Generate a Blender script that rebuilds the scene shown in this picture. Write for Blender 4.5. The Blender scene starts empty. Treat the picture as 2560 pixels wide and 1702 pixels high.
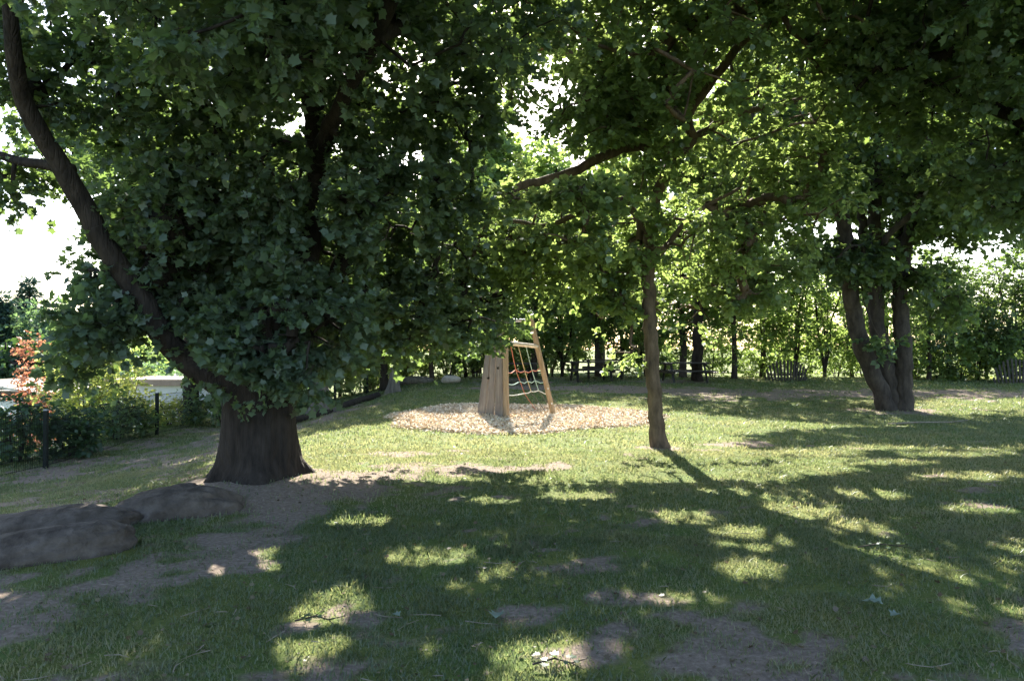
import bpy, math, random
import numpy as np
from mathutils import Vector

# ------------------------------------------------------------------ scene, camera, sky, sun
S = bpy.context.scene
C = S.collection
PI = math.pi
EYE = 1.7
F = 1934.0                      # focal length in photograph pixels (2560 wide)
cam_d = bpy.data.cameras.new('camera'); cam = bpy.data.objects.new('camera', cam_d); C.objects.link(cam)
cam_d.sensor_width = 36; cam_d.lens = 36 * F / 2560; cam_d.clip_start = 0.05; cam_d.clip_end = 2000
cam.location = (0, 0, EYE); cam.rotation_euler = (math.radians(90.56), 0, 0)
S.camera = cam

SUN_EL = 33.0; SUN_AZ = -2.5    # azimuth measured from +Y towards +X
w = bpy.data.worlds.new('World'); S.world = w; w.use_nodes = True
nt = w.node_tree; sky = nt.nodes.new('ShaderNodeTexSky'); sky.sky_type = 'NISHITA'; sky.sun_disc = False
sky.sun_elevation = math.radians(SUN_EL); sky.sun_rotation = math.radians(SUN_AZ)
sky.air_density = 1.0; sky.dust_density = 1.5; sky.ozone_density = 1.0
bg = nt.nodes['Background']; bg.inputs['Strength'].default_value = 0.10
nt.links.new(sky.outputs[0], bg.inputs['Color'])
sun_d = bpy.data.lights.new('sun', 'SUN'); sun_d.energy = 5.0; sun_d.angle = math.radians(0.55); sun_d.color = (1, .93, .80)
sun = bpy.data.objects.new('sun', sun_d); C.objects.link(sun); sun.location = (0, 20, 20)
SD = Vector((math.sin(math.radians(SUN_AZ)) * math.cos(math.radians(SUN_EL)),
             math.cos(math.radians(SUN_AZ)) * math.cos(math.radians(SUN_EL)), math.sin(math.radians(SUN_EL))))
sun.rotation_euler = (-SD).to_track_quat('-Z', 'Y').to_euler()
S.view_settings.view_transform = 'Standard'; S.view_settings.look = 'None'
S.view_settings.exposure = 2.28; S.view_settings.gamma = 1.0
cy = S.cycles
cy.max_bounces = 7; cy.diffuse_bounces = 5; cy.transmission_bounces = 5; cy.glossy_bounces = 2; cy.transparent_max_bounces = 4
cy.use_denoising = True
try: cy.use_adaptive_sampling = True; cy.adaptive_threshold = 0.02
except Exception: pass

R = random.Random(7)
NR = np.random.default_rng(11)

# ------------------------------------------------------------------ helpers
def P(px, py, Y):
    """world point seen at a photograph pixel at depth Y"""
    return np.array(((px - 1280) / F * Y, Y, EYE + (870 - py) / F * Y))

def sstep(a, b, x):
    t = np.clip((x - a) / (b - a), 0, 1); return t * t * (3 - 2 * t)

def _hash(ix, iy):
    n = np.sin(ix * 127.1 + iy * 311.7) * 43758.5453
    return n - np.floor(n)
def vnoise(x, y):
    x = np.asarray(x, float); y = np.asarray(y, float)
    ix = np.floor(x); iy = np.floor(y); fx = x - ix; fy = y - iy
    fx = fx * fx * (3 - 2 * fx); fy = fy * fy * (3 - 2 * fy)
    a = _hash(ix, iy); b = _hash(ix + 1, iy); c = _hash(ix, iy + 1); d = _hash(ix + 1, iy + 1)
    return (a * (1 - fx) + b * fx) * (1 - fy) + (c * (1 - fx) + d * fx) * fy
def fbm(x, y, o=4):
    s = 0; a = .5; t = 0
    for k in range(o):
        s = s + a * vnoise(np.asarray(x) * 2 ** k + 17 * k, np.asarray(y) * 2 ** k - 9 * k); t += a; a *= .5
    return s / t

def gz(x, y):
    """height of the lawn"""
    x = np.asarray(x, float); y = np.asarray(y, float)
    left = sstep(-2.6, -9.6, x)
    z = -0.62 * left * sstep(3, 14, y) - .1 * left
    z = z + 0.036 * np.clip(y - 20, 0, 12) * sstep(-9.5, -3, x)
    z = z - 2.0 * sstep(-10.6, -17, x) - 1.0 * sstep(-17, -40, x) 
    z = z - 2.6 * sstep(38, 70, y) * sstep(-30, -5, x)
    z = z + (fbm(x * .5, y * .5, 3) - .5) * .10
    # roots mound round the big trunk, mulch hollow
    d = np.hypot(x + 3.1, y - 9.5); z = z + .16 * np.exp(-(d / 1.3) ** 2)
    return z
def G(x, y): return float(gz(x, y))

def mesh_obj(name, verts, faces, mat, parent=None, smooth=False):
    me = bpy.data.meshes.new(name)
    me.from_pydata([tuple(v) for v in verts], [], faces); me.update()
    if smooth: me.polygons.foreach_set('use_smooth', [True] * len(me.polygons))
    me.materials.append(mat)
    o = bpy.data.objects.new(name, me); C.objects.link(o)
    if parent: o.parent = parent
    return o

def tag(o, label=None, cat=None, group=None, kind=None):
    if label: o['label'] = label
    if cat: o['category'] = cat
    if group: o['group'] = group
    if kind: o['kind'] = kind
    return o
def thing(name, label, cat, loc=(0, 0, 0), rz=0, group=None):
    o = bpy.data.objects.new(name, None); C.objects.link(o); o.empty_display_size = .2
    o.location = loc; o.rotation_euler = (0, 0, rz)
    return tag(o, label, cat, group)
def copy_tree(o, label, loc, rz=0, scale=1, parent=None):
    c = o.copy(); C.objects.link(c); c.parent = parent
    if parent is None:
        c.location = loc; c.rotation_euler = (0, 0, rz); c.scale = scale if hasattr(scale, '__len__') else (scale,) * 3
        c['label'] = label
    for ch in o.children: copy_tree(ch, None, None, parent=c)
    return c

class MB:
    """mesh collector for boxes, tubes and loose shapes"""
    def __init__(s): s.v = []; s.f = []; s.n = 0
    def add(s, v, f):
        s.v.append(np.asarray(v, float)); n = s.n; s.f += [tuple(i + n for i in q) for q in f]; s.n += len(v)
    def box(s, c, size, rz=0, rx=0, ry=0, bev=0.0):
        sx, sy, sz = [k / 2 for k in size]
        b = min(bev, sx * .9, sy * .9, sz * .9)
        v = []; f = []
        if b <= 0:
            v = [(x * sx, y * sy, z * sz) for x in (-1, 1) for y in (-1, 1) for z in (-1, 1)]
            f = [(0, 1, 3, 2), (4, 6, 7, 5), (0, 4, 5, 1), (2, 3, 7, 6), (0, 2, 6, 4), (1, 5, 7, 3)]
        else:
            idx = {}
            for x in (-1, 1):
                for y in (-1, 1):
                    for z in (-1, 1):
                        for a in range(3):
                            p = [x * sx, y * sy, z * sz]
                            for k in range(3):
                                if k != a: p[k] -= (x, y, z)[k] * b
                            idx[(x, y, z, a)] = len(v); v.append(tuple(p))
            g = lambda x, y, z, a: idx[(x, y, z, a)]
            for a in range(3):
                o1, o2 = [k for k in range(3) if k != a]
                for sg in (-1, 1):
                    q = []
                    for (u, t) in ((-1, -1), (1, -1), (1, 1), (-1, 1)):
                        k = [0, 0, 0]; k[a] = sg; k[o1] = u; k[o2] = t; q.append(g(*k, a))
                    f.append(tuple(q))
            for a in range(3):       # edge along axis a
                o1, o2 = [k for k in range(3) if k != a]
                for u in (-1, 1):
                    for t in (-1, 1):
                        q = []
                        for (e, fa) in ((-1, o1), (1, o1), (1, o2), (-1, o2)):
                            k = [0, 0, 0]; k[a] = e; k[o1] = u; k[o2] = t; q.append(g(*k, fa))
                        f.append(tuple(q))
            for x in (-1, 1):
                for y in (-1, 1):
                    for z in (-1, 1): f.append((g(x, y, z, 0), g(x, y, z, 1), g(x, y, z, 2)))
        v = np.array(v)
        def rot(v, a, i, j):
            if a:
                c_, s_ = math.cos(a), math.sin(a); vi = v[:, i] * c_ - v[:, j] * s_; vj = v[:, i] * s_ + v[:, j] * c_
                v = v.copy(); v[:, i] = vi; v[:, j] = vj
            return v
        v = rot(v, rx, 1, 2); v = rot(v, ry, 2, 0); v = rot(v, rz, 0, 1)
        s.add(v + np.array(c), f); return s
    def tube(s, pts, rad, n=8, cap=True, wob=0.0):
        pts = np.asarray(pts, float); m = len(pts)
        rad = np.broadcast_to(np.asarray(rad, float), (m,))
        T = np.gradient(pts, axis=0); T /= np.linalg.norm(T, axis=1, keepdims=True) + 1e-9
        up = np.array((0, 0, 1.)) if abs(T[0][2]) < .9 else np.array((1., 0, 0))
        u = np.cross(T[0], up); u /= np.linalg.norm(u)
        v = []; a = np.arange(n) * 2 * PI / n
        for i in range(m):
            u = u - T[i] * np.dot(u, T[i]); u /= np.linalg.norm(u) + 1e-9
            b = np.cross(T[i], u)
            r = rad[i]
            rr = r * (1 + wob * (NR.random(n) - .5)) if wob else r
            v.append(pts[i] + np.outer(np.cos(a) * rr, u) + np.outer(np.sin(a) * rr, b))
        v = np.concatenate(v); f = []
        for i in range(m - 1):
            for k in range(n):
                k2 = (k + 1) % n
                f.append((i * n + k, i * n + k2, (i + 1) * n + k2, (i + 1) * n + k))
        if cap: f.append(tuple(range(n - 1, -1, -1))); f.append(tuple((m - 1) * n + k for k in range(n)))
        s.add(v, f); return s
    def build(s, name, mat, parent=None, smooth=False):
        return mesh_obj(name, np.concatenate(s.v), s.f, mat, parent, smooth)

def smooth_path(pts, rad, step=.15):
    """Catmull-Rom resample of a limb"""
    pts = np.asarray(pts, float); rad = np.asarray(rad, float)
    q = np.vstack((2 * pts[0] - pts[1], pts, 2 * pts[-1] - pts[-2])); out = []; ro = []
    for i in range(1, len(q) - 2):
        L = np.linalg.norm(q[i + 1] - q[i]); n = max(2, int(L / step))
        for k in range(n):
            t = k / n
            out.append(.5 * ((2 * q[i]) + (-q[i - 1] + q[i + 1]) * t + (2 * q[i - 1] - 5 * q[i] + 4 * q[i + 1] - q[i + 2]) * t * t + (-q[i - 1] + 3 * q[i] - 3 * q[i + 1] + q[i + 2]) * t ** 3))
            ro.append(rad[i - 1] * (1 - t) + rad[i] * t)
    out.append(pts[-1]); ro.append(rad[-1])
    return np.array(out), np.array(ro)

# ------------------------------------------------------------------ materials
def mat(name, col, rough=.8, col2=None, scale=6, detail=6, stretch=(1, 1, 1), bump=0, bscale=None, bdist=.02, spec=.3, thr=(.35, .65), metal=0):
    m = bpy.data.materials.new(name); m.use_nodes = True; t = m.node_tree; N = t.nodes; L = t.links
    b = N['Principled BSDF']; b.inputs['Roughness'].default_value = rough; b.inputs['Base Color'].default_value = (*col, 1)
    b.inputs['Specular IOR Level'].default_value = spec; b.inputs['Metallic'].default_value = metal
    tc = N.new('ShaderNodeTexCoord'); mp = N.new('ShaderNodeMapping'); mp.inputs['Scale'].default_value = stretch
    L.new(tc.outputs['Object'], mp.inputs['Vector'])
    if col2:
        n = N.new('ShaderNodeTexNoise'); n.inputs['Scale'].default_value = scale; n.inputs['Detail'].default_value = detail
        n.inputs['Roughness'].default_value = .65
        L.new(mp.outputs[0], n.inputs['Vector'])
        r = N.new('ShaderNodeValToRGB'); r.color_ramp.elements[0].position = thr[0]; r.color_ramp.elements[1].position = thr[1]
        r.color_ramp.elements[0].color = (*col, 1); r.color_ramp.elements[1].color = (*col2, 1)
        L.new(n.outputs['Fac'], r.inputs['Fac']); L.new(r.outputs[0], b.inputs['Base Color'])
    if bump:
        n2 = N.new('ShaderNodeTexNoise'); n2.inputs['Scale'].default_value = bscale or scale * 2; n2.inputs['Detail'].default_value = 8
        L.new(mp.outputs[0], n2.inputs['Vector'])
        bp = N.new('ShaderNodeBump'); bp.inputs['Strength'].default_value = bump; bp.inputs['Distance'].default_value = bdist
        L.new(n2.outputs['Fac'], bp.inputs['Height']); L.new(bp.outputs[0], b.inputs['Normal'])
    return m

def bark_mat(name, c1, c2, vs=22, bump=.9, dist=.03):
    m = mat(name, c1, .9, c2, scale=9, stretch=(1, 1, .35), thr=(.3, .7), spec=.15)
    t = m.node_tree; N = t.nodes; L = t.links; b = N['Principled BSDF']
    tc = N.new('ShaderNodeTexCoord'); mp = N.new('ShaderNodeMapping'); mp.inputs['Scale'].default_value = (1, 1, .16)
    L.new(tc.outputs['Object'], mp.inputs[0])
    wn = N.new('ShaderNodeTexNoise'); wn.inputs['Scale'].default_value = 6; L.new(mp.outputs[0], wn.inputs[0])
    mx = N.new('ShaderNodeMixRGB'); mx.blend_type = 'ADD'; mx.inputs[0].default_value = .12; L.new(mp.outputs[0], mx.inputs[1]); L.new(wn.outputs['Color'], mx.inputs[2])
    v = N.new('ShaderNodeTexVoronoi'); v.feature = 'DISTANCE_TO_EDGE'; v.inputs['Scale'].default_value = vs; L.new(mx.outputs[0], v.inputs['Vector'])
    r = N.new('ShaderNodeMath'); r.operation = 'MINIMUM'; r.inputs[1].default_value = .25; L.new(v.outputs['Distance'], r.inputs[0])
    n2 = N.new('ShaderNodeTexNoise'); n2.inputs['Scale'].default_value = 60; n2.inputs['Detail'].default_value = 6; L.new(tc.outputs['Object'], n2.inputs[0])
    a = N.new('ShaderNodeMath'); a.operation = 'MULTIPLY_ADD'; a.inputs[1].default_value = .12; L.new(n2.outputs['Fac'], a.inputs[0]); L.new(r.outputs[0], a.inputs[2])
    bp = N.new('ShaderNodeBump'); bp.inputs['Strength'].default_value = bump; bp.inputs['Distance'].default_value = dist
    L.new(a.outputs[0], bp.inputs['Height']); L.new(bp.outputs[0], b.inputs['Normal'])
    return m

def leaf_mat(name, refl, trans, refl2=None, trans2=None, tw=.5, gloss=.035, grough=.45):
    """thin leaf: diffuse + translucent + a little waxy gloss; colour varies from leaf to leaf"""
    m = bpy.data.materials.new(name); m.use_nodes = True; t = m.node_tree; N = t.nodes; L = t.links
    N.remove(N['Principled BSDF']); out = N['Material Output']
    at = N.new('ShaderNodeAttribute'); at.attribute_name = 'tint'
    refl2 = refl2 or tuple(c * 1.8 for c in refl); trans2 = trans2 or tuple(c * 1.5 for c in trans)
    def rmp(a, b_):
        r = N.new('ShaderNodeMixRGB'); r.inputs[1].default_value = (*a, 1); r.inputs[2].default_value = (*b_, 1)
        L.new(at.outputs['Fac'], r.inputs[0]); return r
    d = N.new('ShaderNodeBsdfDiffuse'); tr = N.new('ShaderNodeBsdfTranslucent'); g = N.new('ShaderNodeBsdfGlossy')
    L.new(rmp(refl, refl2).outputs[0], d.inputs[0]); L.new(rmp(trans, trans2).outputs[0], tr.inputs[0])
    g.inputs['Roughness'].default_value = grough; g.inputs[0].default_value = (.9, .95, 1, 1)
    m1 = N.new('ShaderNodeMixShader'); m1.inputs[0].default_value = tw; L.new(d.outputs[0], m1.inputs[1]); L.new(tr.outputs[0], m1.inputs[2])
    m2 = N.new('ShaderNodeMixShader'); m2.inputs[0].default_value = gloss; L.new(m1.outputs[0], m2.inputs[1]); L.new(g.outputs[0], m2.inputs[2])
    L.new(m2.outputs[0], out.inputs[0])
    return m

M = {}
M['leaf_oak'] = leaf_mat('oak_leaf', (.058, .086, .056), (.17, .26, .06), tw=.40)
M['leaf_lime'] = leaf_mat('lime_leaf', (.05, .082, .036), (.29, .39, .10), tw=.47)
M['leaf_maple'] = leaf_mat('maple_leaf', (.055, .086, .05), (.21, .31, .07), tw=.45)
M['leaf_belt'] = leaf_mat('belt_leaf', (.065, .105, .035), (.33, .45, .11), tw=.52)
M['leaf_dark'] = leaf_mat('dark_leaf', (.03, .06, .03), (.08, .15, .03), tw=.35)
M['leaf_far'] = leaf_mat('far_leaf', (.07, .12, .07), (.16, .26, .09), tw=.4)
M['leaf_yellow'] = leaf_mat('yellow_leaf', (.18, .22, .07), (.55, .60, .15), tw=.5)
M['leaf_red'] = leaf_mat('red_leaf', (.26, .12, .085), (.46, .20, .11), tw=.45)
M['leaf_conifer'] = leaf_mat('conifer_leaf', (.03, .06, .045), (.05, .09, .04), tw=.25)
M['grass'] = leaf_mat('grass_blade', (.058, .095, .042), (.22, .30, .10), (.20, .19, .10), (.50, .47, .22), tw=.42, gloss=.05)
M['litter'] = leaf_mat('dry_leaf', (.10, .07, .04), (.12, .08, .04), (.24, .20, .12), (.2, .16, .1), tw=.2)
M['pale_leaf'] = leaf_mat('pale_leaf', (.20, .25, .19), (.12, .16, .08), (.32, .36, .29), (.2, .24, .14), tw=.25)
M['bark_dark'] = bark_mat('dark_furrowed_bark', (.016, .013, .011), (.05, .04, .033), vs=20)
M['bark_mid'] = bark_mat('brown_scaly_bark', (.05, .036, .025), (.19, .135, .09), vs=34, dist=.015)
M['bark_grey'] = bark_mat('grey_brown_bark', (.03, .025, .021), (.095, .077, .064), vs=30, dist=.015)
M['bark_twig'] = mat('twig_bark', (.03, .025, .02), .9, (.075, .06, .045), scale=12)
M['stone'] = mat('weathered_stone', (.055, .043, .034), .95, (.135, .11, .09), scale=5, bump=1, bscale=9, bdist=.07, spec=.2)
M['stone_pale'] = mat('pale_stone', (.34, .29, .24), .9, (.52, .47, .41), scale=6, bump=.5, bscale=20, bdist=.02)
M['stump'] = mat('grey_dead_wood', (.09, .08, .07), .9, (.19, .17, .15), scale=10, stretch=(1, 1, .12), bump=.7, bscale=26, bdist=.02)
M['plank'] = mat('weathered_planks', (.10, .085, .075), .85, (.28, .25, .22), scale=9, stretch=(2.2, 2.2, .10), thr=(.25, .72), bump=.5, bscale=18, bdist=.008)
M['post'] = mat('round_wood_post', (.22, .16, .10), .8, (.40, .31, .21), scale=8, stretch=(2, 2, .12), thr=(.3, .75), bump=.4, bscale=22, bdist=.006)
M['beam'] = mat('bleached_beam', (.46, .38, .28), .75, (.68, .60, .48), scale=8, stretch=(.2, 2, 2), bump=.3)
M['steel'] = mat('galvanised_steel', (.60, .61, .62), .35, (.50, .51, .53), scale=20, metal=.85)
M['black_metal'] = mat('dark_coated_metal', (.014, .018, .016), .8, (.028, .032, .03), scale=14, spec=.15)
M['cap'] = mat('post_cap_plastic', (.22, .24, .25), .4, (.3, .32, .34), scale=10)
M['table'] = mat('dark_oiled_wood', (.014, .012, .011), .4, (.035, .03, .027), scale=8, stretch=(.2, 2, 2), bump=.3, spec=.35)
M['rope_red'] = mat('red_rope', (.42, .12, .08), .85, (.5, .22, .15), scale=90)
M['rope_teal'] = mat('teal_rope', (.25, .42, .38), .85, (.36, .5, .46), scale=90)
M['rope_yellow'] = mat('yellow_rope', (.42, .33, .18), .85, (.52, .44, .3), scale=90)
M['rope_white'] = mat('white_rope', (.6, .6, .58), .85, (.72, .72, .7), scale=90)
M['rope_grey'] = mat('grey_rope', (.09, .08, .07), .85, (.16, .15, .14), scale=90)
M['render'] = mat('white_render', (.68, .70, .74), .9, (.78, .79, .81), scale=2.5, bump=.1)
M['roof_felt'] = mat('pale_roof_felt', (.52, .48, .42), .9, (.64, .60, .54), scale=1.6)
M['roof_edge'] = mat('copper_brown_fascia', (.30, .21, .16), .6, (.38, .28, .22), scale=5)
M['glass'] = mat('dark_window_glass', (.03, .035, .04), .08, None, spec=.8)
M['frame'] = mat('white_window_frame', (.75, .75, .75), .5, (.68, .68, .68), scale=6)
M['chips'] = mat('wood_chip_piece', (.42, .27, .14), .85, (.78, .58, .38), scale=2.2, thr=(.3, .7))
M['stick'] = mat('pale_stick', (.18, .14, .10), .85, (.32, .27, .21), scale=14)
M['willow'] = mat('grey_split_wood', (.035, .03, .026), .9, (.09, .078, .068), scale=12, stretch=(2, 2, .15), bump=.4)

def chip_variation(m):
    t = m.node_tree; N = t.nodes; L = t.links
    at = N.new('ShaderNodeAttribute'); at.attribute_name = 'tint'
    r = N.new('ShaderNodeValToRGB'); e = r.color_ramp.elements
    e[0].position = 0; e[0].color = (.34, .23, .13, 1); e[1].position = 1; e[1].color = (.88, .80, .66, 1)
    k = e.new(.45); k.color = (.70, .57, .41, 1)
    L.new(at.outputs['Fac'], r.inputs[0]); L.new(r.outputs[0], N['Principled BSDF'].inputs['Base Color'])
chip_variation(M['chips'])

# ------------------------------------------------------------------ the ground
def soil(x, y):
    """1 where the turf is worn to bare soil"""
    x = np.asarray(x, float); y = np.asarray(y, float)
    def seg(ax, ay, bx, by, w_):
        dx, dy = bx - ax, by - ay; t = np.clip(((x - ax) * dx + (y - ay) * dy) / (dx * dx + dy * dy), 0, 1)
        d = np.hypot(x - ax - t * dx, y - ay - t * dy); return np.exp(-(d / w_) ** 2)
    def spot(cx, cy_, rx, ry): return np.exp(-(((x - cx) / rx) ** 2 + ((y - cy_) / ry) ** 2))
    m = np.zeros_like(x)
    for s_ in ((-3.6, 4.6, -2.3, 6.2, .75), (-2.3, 6.2, -2.3, 8.4, .55), (-2.4, 8.4, -1.4, 10.6, .7), (-1.4, 10.6, 0.6, 11.0, .35), (-5.5, 4.0, -3.0, 5.4, .7),
               (6.0, 25.6, 40, 24.6, 1.9), (0.5, 28, 6.5, 26.4, 1.7)): m = np.maximum(m, seg(*s_))
    for s_ in ((-3.2, 9.3, 1.7, 1.5), (-1.7, 12.2, 1.2, .55), (.1, 4.2, .75, .42), (1.0, 5.25, .55, .35), (-.9, 4.6, .4, .5), (1.7, 4.0, .9, .4), (.5, 5.9, .5, .25), (2.6, 6.6, .5, .3), (10.4, 20.6, 1.6, 1.3), (2.4, 13.1, .5, .4),
               (.5, 31, 2.2, 1.6), (6, 31, 2.4, 1.6), (4.4, 13.6, 1.2, .35), (-4.2, 6.6, .9, .7), (5.2, 8.4, .6, .3), (-1.2, 27.5, 1.6, .5)): m = np.maximum(m, (.42 if s_[1] < 7 and s_[0] > -2 else .95) * spot(*s_))
    m = np.maximum(m, .6 * sstep(-3.2, -5.0, x) * sstep(-10.5, -9.5, x) * (y < 24)); m = np.maximum(m, .30 * sstep(9, 4, y))
    n = fbm(x * 1.6 + 3, y * 1.6, 4); n2_ = fbm(x * 5.5 + 7, y * 5.5 - 2, 4); m = m * .88 + (n - .5) * 1.5 + (n2_ - .5) * 1.2
    return np.clip(sstep(.25, .85, m), 0, 1)

CHX, CHY, CHR = .22, 18.9, 3.3
def chip_r(ang): return CHR * (1 + .06 * np.sin(3 * ang + 1) + .04 * np.sin(7 * ang))

def axis(lo, hi, step, far_lo, far_hi):
    a = list(np.arange(lo, hi + 1e-6, step)); s_ = step
    while a[-1] < far_hi: s_ *= 1.28; a.append(a[-1] + s_)
    s_ = step
    while a[0] > far_lo: s_ *= 1.28; a.insert(0, a[0] - s_)
    return np.array(a)
xs = axis(-13, 17, .12, -900, 900); ys = axis(1.5, 33, .12, -500, 1200)
X, Y = np.meshgrid(xs, ys); Z = gz(X, Y)
nx, ny = len(xs), len(ys)
V = np.stack((X.ravel(), Y.ravel(), Z.ravel()), 1)
ii = (np.arange(ny - 1)[:, None] * nx + np.arange(nx - 1)[None, :]).ravel()
FQ = np.stack((ii, ii + 1, ii + nx + 1, ii + nx), 1)

def leafy_mesh(name, verts, loops, K, mat_, verts2, loops2, mat2, parent, tint):
    """leaves (K corners each) and their twigs (triangles) in one mesh with two materials"""
    me = bpy.data.meshes.new(name); n = len(loops) // K; n2 = len(loops2) // 3; nv = len(verts)
    me.vertices.add(nv + len(verts2)); me.vertices.foreach_set('co', np.concatenate((verts, verts2)).astype(np.float32).ravel())
    me.loops.add(len(loops) + len(loops2)); me.loops.foreach_set('vertex_index', np.concatenate((loops, loops2 + nv)).astype(np.int32))
    me.polygons.add(n + n2); me.polygons.foreach_set('loop_start', np.concatenate((np.arange(n) * K, n * K + np.arange(n2) * 3)).astype(np.int32))
    me.polygons.foreach_set('material_index', np.concatenate((np.zeros(n), np.ones(n2))).astype(np.int32))
    me.update(calc_edges=True)
    a = me.attributes.new('tint', 'FLOAT', 'FACE'); a.data.foreach_set('value', np.concatenate((tint, np.zeros(n2))).astype(np.float32))
    me.materials.append(mat_); me.materials.append(mat2)
    o = bpy.data.objects.new(name, me); C.objects.link(o); o.parent = parent
    return o

def fast_mesh(name, verts, loops, K, mat_, parent=None, tint=None, smooth=False):
    """N polygons of K corners each, straight from arrays"""
    me = bpy.data.meshes.new(name); n = len(loops) // K
    me.vertices.add(len(verts)); me.vertices.foreach_set('co', np.ascontiguousarray(verts, np.float32).ravel())
    me.loops.add(len(loops)); me.loops.foreach_set('vertex_index', np.ascontiguousarray(loops, np.int32))
    me.polygons.add(n); me.polygons.foreach_set('loop_start', np.arange(n, dtype=np.int32) * K)
    if smooth: me.polygons.foreach_set('use_smooth', np.ones(n, bool))
    me.update(calc_edges=True)
    if tint is not None:
        a = me.attributes.new('tint', 'FLOAT', 'FACE'); a.data.foreach_set('value', np.ascontiguousarray(tint, np.float32))
    me.materials.append(mat_)
    o = bpy.data.objects.new(name, me); C.objects.link(o)
    if parent: o.parent = parent
    return o

def ground_mat():
    m = bpy.data.materials.new('lawn_and_soil'); m.use_nodes = True; t = m.node_tree; N = t.nodes; L = t.links
    b = N['Principled BSDF']; b.inputs['Roughness'].default_value = .95; b.inputs['Specular IOR Level'].default_value = .1
    tc = N.new('ShaderNodeTexCoord')
    def noise(sc, det=6, ro=.6):
        n = N.new('ShaderNodeTexNoise'); n.inputs['Scale'].default_value = sc; n.inputs['Detail'].default_value = det; n.inputs['Roughness'].default_value = ro
        L.new(tc.outputs['Object'], n.inputs[0]); return n
    def ramp(n, stops):
        r = N.new('ShaderNodeValToRGB'); e = r.color_ramp.elements
        e[0].position, e[0].color = stops[0][0], (*stops[0][1], 1); e[1].position, e[1].color = stops[-1][0], (*stops[-1][1], 1)
        for p_, c_ in stops[1:-1]: k = e.new(p_); k.color = (*c_, 1)
        L.new(n, r.inputs[0]); return r
    g1 = ramp(noise(38, 8, .75).outputs['Fac'], [(.25, (.05, .07, .022)), (.5, (.105, .135, .04)), (.78, (.20, .20, .075))])
    g2 = ramp(noise(1.3, 5).outputs['Fac'], [(.35, (.8, .98, .85)), (.65, (1.2, 1.05, .95))])
    mg = N.new('ShaderNodeMixRGB'); mg.blend_type = 'MULTIPLY'; mg.inputs[0].default_value = 1; L.new(g1.outputs[0], mg.inputs[1]); L.new(g2.outputs[0], mg.inputs[2])
    s1 = ramp(noise(24, 9, .75).outputs['Fac'], [(.25, (.085, .065, .05)), (.5, (.20, .158, .125)), (.78, (.38, .31, .25))])
    at = N.new('ShaderNodeAttribute'); at.attribute_name = 'soil'
    nn = noise(9, 7, .75)
    ad = N.new('ShaderNodeMath'); ad.operation = 'MULTIPLY_ADD'; ad.inputs[1].default_value = .9; L.new(nn.outputs['Fac'], ad.inputs[0]); L.new(at.outputs['Fac'], ad.inputs[2])
    th = ramp(ad.outputs[0], [(.62, (0, 0, 0)), (1.05, (1, 1, 1))])
    mx = N.new('ShaderNodeMixRGB'); L.new(th.outputs[0], mx.inputs[0]); L.new(mg.outputs[0], mx.inputs[1]); L.new(s1.outputs[0], mx.inputs[2])
    L.new(mx.outputs[0], b.inputs['Base Color'])
    bn = noise(55, 8, .8); bp = N.new('ShaderNodeBump'); bp.inputs['Strength'].default_value = .7; bp.inputs['Distance'].default_value = .02
    L.new(bn.outputs['Fac'], bp.inputs['Height']); L.new(bp.outputs[0], b.inputs['Normal'])
    return m
gr = fast_mesh('ground', V, FQ.ravel(), 4, ground_mat(), smooth=True)
a = gr.data.attributes.new('soil', 'FLOAT', 'POINT'); a.data.foreach_set('value', np.ascontiguousarray(soil(V[:, 0], V[:, 1]), np.float32))
tag(gr, kind='structure')

# ------------------------------------------------------------------ foliage engine
def shape(kind):
    if kind == 'oak':      # lobed leaf, tip at +y
        p = [(0, 0, 0), (.16, .10, 0), (.42, .16, 1), (.30, .36, 0), (.56, .56, 1), (.26, .68, 0), (0, 1.02, 0), (-.26, .68, 0), (-.56, .56, 1), (-.30, .36, 0), (-.42, .16, 1), (-.16, .10, 0)]
    elif kind == 'round':
        p = [(0, 0, 0), (.34, .18, 1), (.42, .50, 1), (0, 1.0, 0), (-.42, .50, 1), (-.34, .18, 1)]
    elif kind == 'quad':
        p = [(0, 0, 0), (.36, .45, 1), (0, 1, 0), (-.36, .45, 1)]
    elif kind == 'needle':
        p = [(0, 0, 0), (.12, .45, 0), (0, 1, 0), (-.12, .45, 0)]
    a = np.array(p, float); a[:, 2] *= .10; a[:, 1] -= 0
    return a

def make_leaves(name, pos, tip, nrm, size, kind, mat_, parent, tint, twigs=None):
    T = shape(kind); K = len(T); n = len(pos)
    tip = tip / (np.linalg.norm(tip, axis=1, keepdims=True) + 1e-9)
    nrm = nrm - tip * (nrm * tip).sum(1, keepdims=True); nrm /= np.linalg.norm(nrm, axis=1, keepdims=True) + 1e-9
    sd = np.cross(tip, nrm)
    v = pos[:, None, :] + size[:, None, None] * (T[None, :, 0, None] * sd[:, None, :] + T[None, :, 1, None] * tip[:, None, :] + T[None, :, 2, None] * nrm[:, None, :])
    if twigs is not None: return leafy_mesh(name, v.reshape(-1, 3), np.arange(n * K), K, mat_, twigs[0], twigs[1], M['bark_twig'], parent, tint)
    return fast_mesh(name, v.reshape(-1, 3), np.arange(n * K), K, mat_, parent, tint)

TX = math.tan(math.radians(SUN_AZ)); KH = 1 / math.tan(math.radians(SUN_EL)) / math.hypot(1, TX)
def shadow_xy(p):
    h = p[:, 2]; x = p[:, 0] - h * KH * TX; y = p[:, 1] - h * KH
    for _ in range(2): h = p[:, 2] - gz(x, y); x = p[:, 0] - h * KH * TX; y = p[:, 1] - h * KH
    return x, y
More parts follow.
